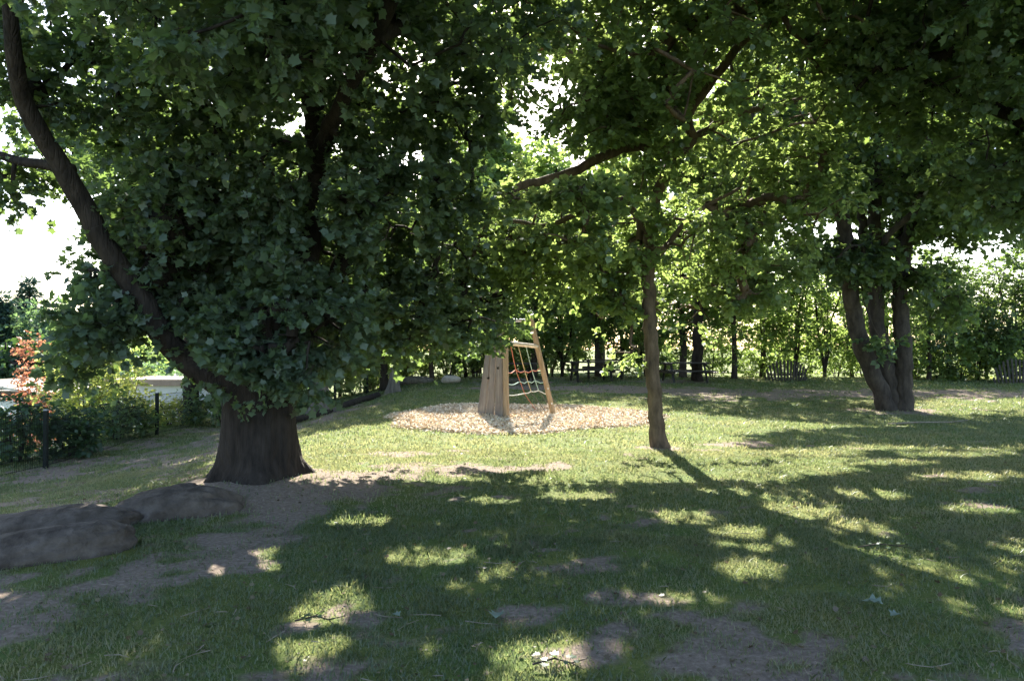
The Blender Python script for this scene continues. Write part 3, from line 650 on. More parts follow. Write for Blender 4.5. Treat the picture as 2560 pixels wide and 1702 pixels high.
# px of the trunk foot, depth, prototype, size, label
belt = [(730, 33, 0, .95, 'belt tree seen low behind the stumps at the far left of the lawn'),
        (850, 34, 3, 1.0, 'low branching belt tree between the two grey stumps'),
        (915, 32, 1, .95, 'forked belt tree just left of the slim grey stump'),
        (1020, 34, 2, .9, 'belt tree with a dark trunk behind the flat dark boulder'),
        (1080, 31.8, 0, .8, 'thin belt tree between the dark boulder and the pale boulder'),
        (1165, 34, 1, .9, 'forked belt tree behind the left edge of the plank wall'),
        (1232, 33, 3, .95, 'many stemmed belt tree hidden mostly by the plank wall'),
        (1333, 33.5, 2, .88, 'dark trunk seen through the climbing frame between its posts'),
        (1405, 34, 3, .95, 'thin stemmed belt tree between the climbing frame and the picnic tables'),
        (1440, 36, 1, .9, 'forked belt tree left of the paired picnic tables'),
        (1497, 33.6, 2, .85, 'dark straight belt trunk behind the paired picnic tables'),
        (1553, 34, 0, .85, 'thin leaning belt trunk right of the paired picnic tables'),
        (1600, 35, 3, .85, 'bushy belt tree left of the slim lawn trunk'),
        (1708, 33.4, 2, .95, 'thickest belt trunk behind the right hand picnic table'),
        (1743, 34.6, 0, .9, 'dark belt trunk just right of the thickest one'),
        (1836, 32.5, 0, 1.0, 'lone dark belt trunk beside the pale gap'),
        (1905, 34, 2, .8, 'belt trunk left of the picket fan'),
        (1985, 33.0, 1, .85, 'spreading forked belt tree rising behind the picket fan'),
        (2062, 33, 3, .95, 'twiggy belt tree between the picket fan and the clump of stems'),
        (2130, 34, 1, .9, 'belt tree just left of the clump of stems'),
        (2215, 35, 0, .9, 'belt tree hidden behind the clump of stems'),
        (2322, 31.5, 0, .72, 'short dark leaning belt trunk right of the clump of stems'),
        (2372, 32, 2, .62, 'dark belt trunk in the thicket right of the clump of stems'),
        (2410, 33, 1, .7, 'forked belt tree in the dense dark thicket'),
        (2465, 32, 3, .8, 'low many stemmed belt tree in the dark thicket'),
        (2528, 31.5, 1, .78, 'tall forked belt tree against the pale sky near the right edge'),
        (2610, 31, 2, .72, 'belt tree at the right edge of the photo'),
        (610, 36, 2, 1.35, 'tall belt tree filling the gap behind the big trunk and the leaning limb'),
        (790, 37, 2, 1.45, 'tall belt tree seen between the two upright stems of the big tree'),
        (930, 36.5, 0, 1.5, 'tall belt tree whose lit leaves show right of the stems of the big tree'),
        (2720, 31, 0, .8, 'outermost belt tree past the right edge')]
used = set()
for i, (px, Yd, pi, sc, lab) in enumerate(belt):
    x = (px - 1280) / F * Yd; loc = (x, Yd, G(x, Yd)); rz = R.random() * 6.28
    if pi not in used:
        used.add(pi); o = protos[pi]; o.location = loc; o.rotation_euler.z = rz; o.scale = (sc,) * 3; o['label'] = lab
    else: o = copy_tree(protos[pi], lab, loc, rz, sc)
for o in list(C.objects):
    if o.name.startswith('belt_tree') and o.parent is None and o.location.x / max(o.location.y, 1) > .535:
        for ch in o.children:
            if ch.name.startswith('crown'): ch.material_slots[0].link = 'OBJECT'; ch.material_slots[0].material = M['leaf_maple']  # darker leaf colour stands in for shade on the right-hand crowns
# second row, a blur of leaves far behind
for i in range(17):
    x = -9 + i * 2.7 + R.uniform(-.8, .8); Yd = 45 + R.uniform(-2, 5)
    sc = R.uniform(.58, .76)
    o = copy_tree(protos[i % 4], 'tree of the far row glimpsed through the belt', (x, Yd, G(x, Yd)), R.random() * 6.28, sc); o['group'] = 'trees of the far row beyond the belt'

# ------------------------------------------------------------------ shrubs
def shrub_proto(name, seed, rx, rz, n, lm, size=.13, label='x', group=None, leaf='quad', clump=.42, per=9):
    rg = np.random.default_rng(seed); t = thing(name, label, 'shrub', (0, 0, 0), group=group)
    mb = MB(); nodes_ = []
    for k in range(7):
        a = rg.random() * 6.28; q = rx * (.2 + .5 * rg.random())
        l = limb(mb, [(0.08 * math.cos(a), .08 * math.sin(a), -.1), (q * .4 * math.cos(a), q * .4 * math.sin(a), rz * .7), (q * math.cos(a), q * math.sin(a), rz * 1.5)], [.025, .018, .006], 5, step=.3)
        nodes_.append(l)
    crown(t, [(0, 0, rz, rx, rx, rz * .95, n)], np.concatenate(nodes_), rg, leaf=leaf, lmat=lm, size=size, clump=clump, twigs=6, per=per, cull=False, twig_r=.004, rad0=.004, mb=mb)
    mb.build('stems', M['bark_dark'], t)
    return t
sp = [shrub_proto('undergrowth_shrub', 41, 1.1, .75, 30, 'leaf_belt', .13), shrub_proto('undergrowth_shrub', 42, 1.3, 1.15, 42, 'leaf_belt', .13), shrub_proto('undergrowth_shrub', 43, .9, .5, 22, 'leaf_belt', .12)]
und = [(690, 30, 1), (780, 31, 2), (880, 30.5, 0), (950, 33, 1), (1010, 32.5, 2), (1060, 33.5, 1), (1120, 33, 0), (1190, 33.5, 1), (1250, 34.5, 1), (1300, 35.5, 0), (1375, 34.6, 1), (1620, 34, 1), (1670, 35, 2), (1780, 34.5, 1), (1870, 35, 0), (1930, 33.5, 1), (2010, 33.6, 0), (2090, 34, 1), (2160, 33.5, 0), (2250, 34, 1), (2290, 33, 0), (2350, 31.6, 1), (2400, 31.4, 2), (2440, 31.8, 1), (2500, 31.4, 1), (2570, 30.8, 1), (2640, 30.6, 0)]
used = set()
for px, Yd, k in und:
    x = (px - 1280) / F * Yd; loc = (x, Yd, G(x, Yd) - .05); sc = R.uniform(.8, 1.15); lab = 'leafy shrub in the undergrowth at the foot of the tree belt'
    if k in used: o = copy_tree(sp[k], lab, loc, R.random() * 6.28, sc)
    else:
        used.add(k); o = sp[k]; o.location = loc; o.scale = (sc,) * 3; o['label'] = lab
    o['group'] = 'undergrowth shrubs along the tree belt'

# planting beyond the fence at left
def one_shrub(label, px, Yd, rx, rz, n, lm, seed, size=.12, dz=0, clump=.4, per=9, leaf='quad'):
    t = shrub_proto('garden_shrub', seed, rx, rz, n, lm, size, label, None, leaf, clump, per)
    x = (px - 1280) / F * Yd; t.location = (x, Yd, G(x, Yd) - .05 + dz); return t
one_shrub('tall yellow green sunlit shrub behind the fence under the hanging leaf cluster', 215, 24, 1.5, 1.8, 130, 'leaf_yellow', 51, .11)
one_shrub('shrub with coral red leaves beside the pale roof', 80, 27, .75, 2.45, 75, 'leaf_red', 52, .10)
one_shrub('small yellow shrub glowing beside the white wall', 318, 27, .7, 1.5, 40, 'leaf_yellow', 53, .11)
one_shrub('dark green shrub pressed against the fence left of the first post', 40, 16.6, .9, .75, 44, 'leaf_dark', 54, .11)
one_shrub('dark green shrub behind the fence right of the first post', 175, 17.6, .9, .62, 44, 'leaf_dark', 55, .11)
one_shrub('rounded green shrub behind the fence left of the second post', 290, 20.5, .95, .62, 44, 'leaf_maple', 56, .11)
one_shrub('low green shrub at the foot of the white wall right of the second post', 425, 24.5, .8, .45, 34, 'leaf_yellow', 57, .11)
one_shrub('dark bush at the left edge in front of the pale roofed house', 5, 21.5, 1.0, .95, 44, 'leaf_maple', 58, .11)
one_shrub('green bush behind the fence beside the dark straight trunk', 560, 24, 1.2, .8, 44, 'leaf_maple', 59, .12)
one_shrub('bush growing on the fence line left of the broad stump', 690, 26.5, 1.3, .6, 44, 'leaf_maple', 60, .12)
one_shrub('bluish bush above the white wall beyond the garden', 430, 42, 3.2, 2.1, 90, 'leaf_far', 61, .2, clump=.8)
one_shrub('broad sunlit bush behind the white bungalow', 360, 47, 3.2, 2.8, 100, 'leaf_belt', 62, .22, clump=.8)

def far_tree(label, px, top_y, Yd, rx, lm, seed, kind='broad', n=110):
    rg = np.random.default_rng(seed); x = (px - 1280) / F * Yd; g = G(x, Yd); h = P(px, top_y, Yd)[2] - g
    t = thing('far_tree' if kind == 'broad' else 'conifer', label, 'tree', (x, Yd, g))
    mb = MB(); l = limb(mb, [(0, 0, -.2), (0, 0, h * .4), (.1, 0, h * .97)], [.35, .22, .04], 8, step=.5)
    if kind == 'broad':
        crown(t, [(0, 0, h * .58, rx, rx, h * .42, n), (rx * .3, 0, h * .8, rx * .5, rx * .5, h * .18, n // 5)], l[3::2], rg, leaf='quad', lmat=lm, size=.34, clump=1.0, twigs=7, per=10, cull=False, twig_r=0, rad0=.02, mb=mb)
    else:
        bl = [(0, 0, h * q, rx * (1.02 - q), rx * (1.02 - q), h * .035, int(4 + 12 * (1 - q))) for q in np.linspace(.15, .97, 16)]
        crown(t, bl, l[2::1], rg, leaf='needle', lmat=lm, size=.5, clump=.8, twigs=7, per=14, cull=False, twig_r=0, rad0=.02, mb=mb)
    mb.build('trunk', M['bark_dark'], t, smooth=True)
    return t
far_tree('tall grey green tree on the left skyline', 105, 752, 62, 4.2, 'leaf_far', 71)
far_tree('rounded grey green tree on the skyline right of the conifer', 205, 800, 58, 3.6, 'leaf_far', 72)
far_tree('pointed conifer standing highest on the left skyline', 70, 703, 74, 3.2, 'leaf_conifer', 73, 'conifer')
far_tree('dark conifer cut by the left edge', 0, 740, 60, 2.6, 'leaf_conifer', 74, 'conifer')
far_tree('dark blue green tree behind the coral shrub', 10, 850, 46, 3.2, 'leaf_dark', 75)
far_tree('pale green tree beyond the white bungalow', 330, 850, 66, 5, 'leaf_far', 76)
far_tree('tree beyond the gardens in the gap left of the big trunk', 520, 830, 60, 5, 'leaf_far', 77)
far_tree('tree beyond the gardens hidden mostly by the leaning limb', 420, 780, 72, 5, 'leaf_far', 78)
far_tree('low tree beyond the gardens behind the big trunk', 640, 850, 64, 5, 'leaf_far', 79)
far_tree('sunlit treetop rising behind the belt under the gap of sky', 1310, 345, 46, 3.6, 'leaf_belt', 80, n=170)
far_tree('sunlit treetop behind the belt right of the sky gap', 1500, 330, 48, 3.8, 'leaf_belt', 81, n=170)
far_tree('sunlit treetop behind the belt left of the sky gap', 1190, 230, 45, 2.6, 'leaf_belt', 82, n=130)

# ------------------------------------------------------------------ houses in the gardens
hx = P(300, 0, 36)[0]
H1 = thing('bungalow', 'low white bungalow with a flat roof beyond the fence right of the yellow shrub', 'house', (hx + 3.6, 38.5, -2.95))
MB().box((0, 0, 1.5), (7.6, 5, 3.0)).build('wall', M['render'], H1)
MB().box((0, 0, 3.09), (8.2, 5.6, .18)).build('roof', M['roof_felt'], H1)
mb = MB()
for (c_, s_) in (((0, -2.84, 3.06), (8.28, .06, .30)), ((0, 2.84, 3.06), (8.28, .06, .30)), ((-4.12, 0, 3.06), (.06, 5.6, .30)), ((4.12, 0, 3.06), (.06, 5.6, .30))): mb.box(c_, s_)
mb.build('fascia', M['roof_edge'], H1)
for xw in (-.2, 2.2):
    fr = MB().box((xw, -2.515, 1.75), (1.5, .05, 1.1)).build('window', M['frame'], H1)
    MB().box((xw - .36, -2.545, 1.75), (.66, .012, .95)).box((xw + .36, -2.545, 1.75), (.66, .012, .95)).build('pane', M['glass'], fr)
hx2 = P(-60, 0, 31)[0]
H2 = thing('garden_house', 'house with a pale ribbed roof and dark gutter pipe at the left edge', 'house', (hx2 - .4, 33, -2.7))
MB().box((0, 0, 1.25), (5.6, 4.2, 2.5)).build('wall', M['render'], H2)
v = []; n_ = 15
for i in range(n_):
    a_ = -1 + 2 * i / (n_ - 1); zc = 3.02 - .42 * a_ * a_
    for yy in (-2.5, 2.5): v.append((a_ * 3.15, yy, zc)); v.append((a_ * 3.15, yy, zc - .09))
f_ = []
for i in range(n_ - 1):
    b_ = i * 4; c_ = b_ + 4
    f_ += [(b_, c_, c_ + 2, b_ + 2), (b_ + 1, b_ + 3, c_ + 3, c_ + 1), (b_, b_ + 1, c_ + 1, c_), (b_ + 2, c_ + 2, c_ + 3, b_ + 3)]
f_ += [(0, 2, 3, 1), ((n_ - 1) * 4, (n_ - 1) * 4 + 1, (n_ - 1) * 4 + 3, (n_ - 1) * 4 + 2)]
rf = mesh_obj('roof', v, f_, M['roof_felt'], H2)
mb = MB()
for i in range(1, n_ - 1, 2):
    a_ = -1 + 2 * i / (n_ - 1); mb.box((a_ * 3.15, 0, 3.03 - .42 * a_ * a_), (.05, 5.0, .05), ry=math.atan(.84 * a_ / 3.15))
mb.build('roof_rib', M['roof_felt'], rf)
MB().tube([(-3.1, -2.56, 2.52), (3.1, -2.56, 2.52)], .06, 8).build('gutter', M['black_metal'], H2)
MB().tube([(2.6, -2.56, 2.48), (2.6, -2.3, 2.3), (2.6, -2.17, 2.1), (2.6, -2.17, .0)], .045, 8).build('downpipe', M['black_metal'], H2)

# ------------------------------------------------------------------ wire fence
fpts = [(-9.45, 11.2), (-9.45, 15.6), (-9.92, 21.5), (-9.6, 26.4), (-6.6, 28.6), (-4.6, 31.2)]
FN = thing('wire_fence', 'dark double rod wire fence along the left edge of the lawn', 'fence', (-9.45, 15.6, G(-9.45, 15.6)))
fo = np.array(FN.location)
for i in range(len(fpts) - 1):
    a_ = np.array(fpts[i]); b_ = np.array(fpts[i + 1]); L_ = np.linalg.norm(b_ - a_); ns = max(1, round(L_ / 2.0)); mb = MB()
    nv = int(L_ / .055)
    for k in range(1, nv):
        q = a_ + (b_ - a_) * k / nv; z = G(*q); mb.tube([np.array((q[0], q[1], z + .03)) - fo, np.array((q[0], q[1], z + 1.12)) - fo], .0036, 4, False)
    for hz in np.arange(.05, 1.12, .21):
        qs = [a_ + (b_ - a_) * k / 8 for k in range(9)]
        for off in (-.007, .007):
            mb.tube([np.array((q[0] + off, q[1], G(*q) + hz)) - fo for q in qs], .0036, 4, False)
    mb.build('mesh_panel', M['black_metal'], FN)
for i, q in enumerate(fpts[1:]):
    z = G(*q); pt = MB().box(np.array((q[0] + .06, q[1], z + .54)) - fo, (.08, .08, 1.24), bev=.006).build('post', M['black_metal'], FN)
    MB().box(np.array((q[0] + .06, q[1], z + 1.17)) - fo, (.09, .09, .025), bev=.008).build('cap', M['cap'], pt)
for q in ((-7.7, 27.8), (-5.65, 29.85)):
    z = G(*q); pt = MB().box(np.array((q[0] + .06, q[1], z + .52)) - fo, (.075, .075, 1.2), bev=.006).build('post', M['black_metal'], FN)
    MB().box(np.array((q[0] + .06, q[1], z + 1.13)) - fo, (.085, .085, .025), bev=.008).build('cap', M['cap'], pt)

# ------------------------------------------------------------------ climbing frame
PFx, PFy = .1, 19.3; pz = G(PFx, PFy)
CF = thing('climbing_frame', 'wooden climbing frame with plank wall and rope net standing on the wood chips', 'playground frame', (PFx, PFy, pz))
o_ = np.array((PFx, PFy, pz))
pA0 = P(1200, 1040, 19.9); pA0[2] = G(*pA0[:2]); pB0 = P(1266, 1049, 18.7); pB0[2] = G(*pB0[:2]); pC0 = P(1386, 1036, 19.9); pC0[2] = G(*pC0[:2])
pA1 = P(1232, 795, 19.9); pB1 = P(1262, 785, 19.0); pC1 = P(1325, 788, 19.7)
def post(p0, p1, r):
    p0 = p0 - np.array((0, 0, .1)); mb = MB(); k = np.linspace(0, 1, 12)[:, None]
    return mb.tube((p0 + (p1 - p0) * k) - o_, r, 14, True, .03).build('post', M['post'], CF, smooth=False)
post(pA0, pA1, .055); post(pB0, pB1, .075); post(pC0, pC1, .07)
def lerp(a, b, t): return a + (b - a) * t
# plank wall between the left post and the centre post
u0 = pB0 - pA0; nrm_ = np.cross(u0, (0, 0, 1)); nrm_ /= np.linalg.norm(nrm_)
if nrm_[1] > 0: nrm_ = -nrm_
np_ = 6; mbp = MB(); 
for k in range(np_):
    g_ = .014
    for (ta, tb) in ((k / np_ + g_, (k + 1) / np_ - g_),):
        a0 = lerp(pA0, pB0, ta) + np.array((0, 0, .03 + .03 * R.random())); b0 = lerp(pA0, pB0, tb) + np.array((0, 0, .03 + .03 * R.random()))
        a1 = lerp(pA1, pB1, ta); b1 = lerp(pA1, pB1, tb); zt = .93
        a1 = lerp(a0, a1, zt); b1 = lerp(b0, b1, zt)
        th = nrm_ * .032; bo = nrm_ * (.052 + .016 * (k % 2) + .004 * R.random())
        q = [a0 + bo, b0 + bo, b1 + bo, a1 + bo, a0 + bo + th, b0 + bo + th, b1 + bo + th, a1 + bo + th]
        mbp.add(np.array(q) - o_, [(0, 1, 2, 3), (7, 6, 5, 4), (0, 4, 5, 1), (1, 5, 6, 2), (2, 6, 7, 3), (3, 7, 4, 0)])
wall = mbp.build('plank_wall', M['plank'], CF)
mb = MB()
for (ta, z_) in ((.82, .48), (.35, .38), (.6, .62)):
    c_ = lerp(lerp(pA0, pB0, ta), lerp(pA1, pB1, ta), z_) + nrm_ * .088
    MB().tube([c_ - o_, c_ + nrm_ * .05 - o_], [.035, .02], 8).build('hand_hold', M['black_metal'], wall)
def bar(name, a_, b_, r, m_): return MB().tube([a_ - o_, b_ - o_], r, 12).build(name, m_, CF)
mB = lerp(pB0, pB1, .72); mC = lerp(pC0, pC1, .69); mA = lerp(pA0, pA1, .70)
bar('crossbar', mB + (mB - mC) * .02, mC, .052, M['beam'])
bar('top_bar', lerp(pB0, pB1, .95), lerp(pC0, pC1, .95), .026, M['steel'])
bar('top_bar', lerp(pA0, pA1, .95), lerp(pB0, pB1, .95), .026, M['steel'])
bar('top_bar', lerp(pA0, pA1, .95), lerp(pC0, pC1, .95), .026, M['steel'])
mb = MB()
for p_ in (lerp(pC0, pC1, .27), lerp(pC0, pC1, .12), lerp(pC0, pC1, .69)):
    MB().tube([p_ + np.array((0, -.06, 0)) - o_, p_ + np.array((0, -.095, 0)) - o_], .02, 8).build('bolt_cap', M['steel'], CF)
# rope net
def rope(name, pts, m_, r=.011):
    p, rr = smooth_path(np.array(pts), np.full(len(pts), r), .08); return MB().tube(p - o_, rr, 6).build(name, m_, CF)
tops = [P(1287, 900, 19.9), P(1304, 890, 19.9), P(1322, 880, 19.9), P(1342, 872, 19.9)]
tops[0] = lerp(mB, mC, .15); tops[1] = lerp(mB, mC, .38); tops[2] = lerp(mB, mC, .62); tops[3] = lerp(mB, mC, .9)
mids = [P(1290, 925, 20.0), P(1312, 928, 20.0), P(1330, 926, 20.0), P(1350, 920, 20.05)]
lows = [P(1312, 985, 20.3), P(1328, 980, 20.3), P(1347, 978, 20.3), P(1378, 990, 20.3)]
ends = [P(1342, 1040, 20.6), P(1364, 1038, 20.6), P(1385, 1030, 20.6), P(1405, 1031, 20.6)]
for e in ends: e[2] = G(*e[:2]) + .01
for k, mm in enumerate(('rope_red', 'rope_yellow', 'rope_teal', 'rope_grey')):
    rope('net_rope', [tops[k], mids[k], lows[k]], M[mm]); rope('net_rope', [lows[k], ends[k]], M['rope_grey' if k else 'rope_red'], .009)
def across(k0, t, m_, y0, sag=.05):
    pts = [lerp(pB0, pB1, y0 - .02)]
    for a_, b_ in zip(mids if t < 1 else lows, lows): pts.append(lerp(a_, b_, t % 1)); 
    pts.append(lerp(pC0, pC1, y0))
    out = []
    for a_, b_ in zip(pts[:-1], pts[1:]): out += [a_, (a_ + b_) / 2 - np.array((0, 0, sag))]
    out.append(pts[-1]); return rope('cross_rope', out, M[m_], .013)
across(0, 0.0, 'rope_red', .46); across(0, .48, 'rope_teal', .35); across(0, .97, 'rope_white', .24, .02)

# ------------------------------------------------------------------ picnic tables
def picnic(label, px, Yd, rz, first=None):
    x = (px - 1280) / F * Yd; loc = (x, Yd, G(x, Yd) + .0)
    if first: return copy_tree(first, label, loc, rz)
    t = thing('picnic_table', label, 'picnic table', loc, rz, 'picnic tables under the tree belt')
    mb = MB()
    for k in range(5): mb.box((0, -.30 + .15 * k, .75), (1.9, .14, .055), bev=.006)
    mb.build('tabletop', M['table'], t)
    for s in (-1, 1):
        mb = MB()
        for k in range(2): mb.box((0, s * (.62 + .145 * k), .45), (1.9, .135, .055), bev=.006)
        mb.build('bench', M['table'], t)
    for s in (-1, 1):
        for q in (-1, 1):
            MB().tube([(s * .68, q * .62, -.03), (s * .68, q * .26, .725)], .05, 4).build('leg', M['table'], t)
        MB().box((s * .735, 0, .40), (.045, 1.62, .095), bev=.005).build('bench_beam', M['table'], t)
        MB().box((s * .735, 0, .70), (.045, .76, .06), bev=.005).build('top_batten', M['table'], t)
    return t
tb = picnic('dark picnic table partly hidden behind the posts and rope net of the climbing frame', 1283, 29.5, .12)
picnic('dark picnic table of the pair nearer to the lawn', 1478, 30.6, .16, tb)
picnic('dark picnic table standing just behind the nearer one of the pair', 1512, 32.6, -.1, tb)
picnic('dark picnic table right of the slim lawn trunk', 1712, 30.3, .18, tb)

# ------------------------------------------------------------------ boulders, stumps, log
def rock(name, label, cat, loc, size, seed, m_, rz=0, ry=0, amp=.14, n=5):
    bpy.ops.mesh.primitive_ico_sphere_add(subdivisions=n, radius=1); o = bpy.context.object; o.name = name; o.data.name = name
    me = o.data; co = np.empty(len(me.vertices) * 3); me.vertices.foreach_get('co', co); co = co.reshape(-1, 3)
    s_ = seed * 3.7
    d = (fbm(co[:, 0] * 7 + s_, co[:, 1] * 7 - co[:, 2] * 5, 4) - .5) * .10 + (fbm(co[:, 0] * 1.4 + s_, co[:, 1] * 1.4 + co[:, 2] * 1.2, 4) - .5) * 2 * amp + (fbm(co[:, 2] * 2 + s_, co[:, 0] * 2 - co[:, 1], 3) - .5) * amp
    co = co * (1 + d)[:, None]
    co = np.sign(co) * np.abs(co) ** .86
    co *= np.array(size)
    me.vertices.foreach_set('co', co.ravel()); me.update(); me.polygons.foreach_set('use_smooth', [True] * len(me.polygons)); me.materials.append(m_)
    o.location = loc; o.rotation_euler = (0, ry, rz); return tag(o, label, cat)
rock('boulder', 'rounded grey boulder at the left edge behind the front one', 'boulder', (-4.45, 7.35, -.08), (.85, .42, .24), 1, M['stone'], .25, -.06, .22)
rock('boulder', 'long smooth grey boulder lying nearest to the camera at the left edge', 'boulder', (-3.98, 6.35, -.06), (.80, .34, .25), 2, M['stone'], .42, -.1, .2)
rock('boulder', 'grey boulder sloping up to the foot of the big trunk', 'boulder', (-3.5, 8.0, -.04), (.66, .40, .28), 3, M['stone'], .55, -.16, .28)
def at_ground(px, Yd): x = (px - 1280) / F * Yd; return x, Yd, G(x, Yd)
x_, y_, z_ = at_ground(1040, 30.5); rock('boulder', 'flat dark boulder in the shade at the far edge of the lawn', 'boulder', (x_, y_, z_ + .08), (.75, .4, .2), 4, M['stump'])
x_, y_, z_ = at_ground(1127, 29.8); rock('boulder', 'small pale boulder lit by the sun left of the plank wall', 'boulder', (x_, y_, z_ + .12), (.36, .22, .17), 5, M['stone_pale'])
def stump(label, px, Yd, h, r0, r1, seed):
    x, y, z = at_ground(px, Yd); t = thing('tree_stump', label, 'stump', (x, y, z))
    mb = MB(); zs_ = np.linspace(-.1, h, 14); flared_trunk(mb, (0, 0, 0), zs_, .04 * np.sin(zs_ * 3), .02 * zs_, np.interp(zs_, [-.1, .25, h], [r0 * 1.2, r0, r1]), 5, .4, 24, seed, .07)
    mb.build('trunk', M['stump'], t, smooth=True)
    MB().tube([(r1 * .5, 0, h * .75), (r1 * 1.6, -.05, h * .9), (r1 * 2.0, -.05, h * 1.02)], [r1 * .4, r1 * .28, r1 * .15], 8).build('branch_stub', M['stump'], t)
stump('broad pale grey dead stump right of the big trunk', 802, 22.5, .95, .30, .14, 3)
stump('slim pale grey dead stump at the left end of the far lawn', 982, 27, .85, .18, .12, 4)
p0 = at_ground(730, 20.6); p1 = at_ground(945, 25.6)
LG = thing('log', 'dark log edging lying on the ground between the two stumps', 'log', p0)
pl = [(lerp(np.array(p0), np.array(p1), t)) for t in np.linspace(0, 1, 10)]
for q in pl: q[2] = G(q[0], q[1]) + .07
MB().tube(np.array(pl) - np.array(p0), .11, 10, True, .12).build('bark', M['bark_dark'], LG, smooth=True)

# picket fans
def fan(label, px, Yd, wd, hh, n=15):
    x, y, z = at_ground(px, Yd); t = thing('picket_fan', label, 'wooden palisade', (x, y, z))
    for k in range(n):
        u = -1 + 2 * k / (n - 1); hk = hh * (math.sqrt(max(0, 1 - u * u)) * .75 + .25) * R.uniform(.95, 1.05)
        a_ = u * .28
        MB().box((u * wd / 2 + math.sin(a_) * hk / 2, .22 * (u * u) - .1, hk / 2 * math.cos(a_) - .03), (wd / n * .72, .035, hk), ry=a_, bev=.006).build('picket', M['willow'], t)
    MB().box((0, .05, hh * .3), (wd * .95, .03, .06)).build('rail', M['willow'], t)
    return t
fan('fan of grey wooden pickets at the tree belt right of the picnic tables', 1967, 30.8, 1.55, .85)
fan('fan of grey wooden pickets at the right edge of the photo', 2545, 29.6, 1.6, .95)

# ------------------------------------------------------------------ wood chips
ang = np.linspace(0, 2 * PI, 97)[:-1]; rings = [0, .25, .5, .7, .85, .94, 1.0]
v = [(CHX, CHY, G(CHX, CHY) + .03)]; f_ = []
for j, q in enumerate(rings[1:]):
    rr = chip_r(ang) * q; X_ = CHX + np.cos(ang) * rr; Y_ = CHY + np.sin(ang) * rr
    zz = gz(X_, Y_) + (.03 if q < .9 else .015 if q < 1 else -.02); v += list(zip(X_, Y_, zz))
na = len(ang)
f_ += [(0, 1 + k, 1 + (k + 1) % na) for k in range(na)]
for j in range(len(rings) - 2):
    a_ = 1 + j * na; b_ = a_ + na; f_ += [(a_ + k, b_ + k, b_ + (k + 1) % na, a_ + (k + 1) % na) for k in range(na)]
bed = mesh_obj('wood_chip_bed', v, f_, mat('wood_chip_ground', (.34, .25, .16), .95, (.72, .60, .45), scale=34, detail=8, thr=(.35, .6), bump=.9, bscale=50, bdist=.03, spec=.1), smooth=True)
tag(bed, 'round bed of pale wood chips under the climbing frame', 'wood chips', kind='stuff')
nC = 80000; a_ = NR.random(nC) * 2 * PI; q = np.sqrt(NR.random(nC)) * 1.03 + np.abs(NR.normal(size=nC)) * .02 * (NR.random(nC) < .3); rr = chip_r(a_) * q
px_ = CHX + np.cos(a_) * rr; py_ = CHY + np.sin(a_) * rr
pos = np.stack((px_, py_, gz(px_, py_) + .03 * (q < 1) + NR.random(nC) * .02), 1)
yaw = NR.random(nC) * 6.28; tip = np.stack((np.cos(yaw), np.sin(yaw), NR.normal(size=nC) * .35), 1); nrm = NR.normal(size=(nC, 3)) * .45; nrm[:, 2] += 1
T_ = np.array([(-.22, 0, 0), (.2, .05, 0), (.26, .9, 0), (-.16, 1, 0)])
def cards(name, pos, tip, nrm, size, T, mat_, tint):
    tip = tip / np.linalg.norm(tip, axis=1, keepdims=True); nrm = nrm - tip * (nrm * tip).sum(1, keepdims=True); nrm /= np.linalg.norm(nrm, axis=1, keepdims=True); sd = np.cross(tip, nrm); K = len(T)
    v = pos[:, None, :] + size[:, None, None] * (T[None, :, 0, None] * sd[:, None, :] + T[None, :, 1, None] * tip[:, None, :] + T[None, :, 2, None] * nrm[:, None, :])
    return fast_mesh(name, v.reshape(-1, 3), np.arange(len(pos) * K), K, mat_, None, tint)
ch = cards('wood_chips', pos, tip, nrm, .03 + .05 * NR.random(nC), T_, M['chips'], NR.random(nC))
tag(ch, 'loose pale wood chips scattered over the round bed', 'wood chips', kind='stuff')

xs_ = np.linspace(4, 34, 61); v = []
for x in xs_:
    for yy in (39.0 + .4 * math.sin(x * .3), 40.2 + .4 * math.sin(x * .3), 41.6 + .4 * math.sin(x * .3), 42.8 + .4 * math.sin(x * .3)): v.append((x, yy, G(x, yy) + .05))
f_ = [(i * 4 + k, (i + 1) * 4 + k, (i + 1) * 4 + k + 1, i * 4 + k + 1) for i in range(60) for k in range(3)]
tag(mesh_obj('path', v, f_, mat('pale_gravel', (.42, .40, .38), .95, (.58, .56, .53), scale=12), smooth=True), kind='structure')

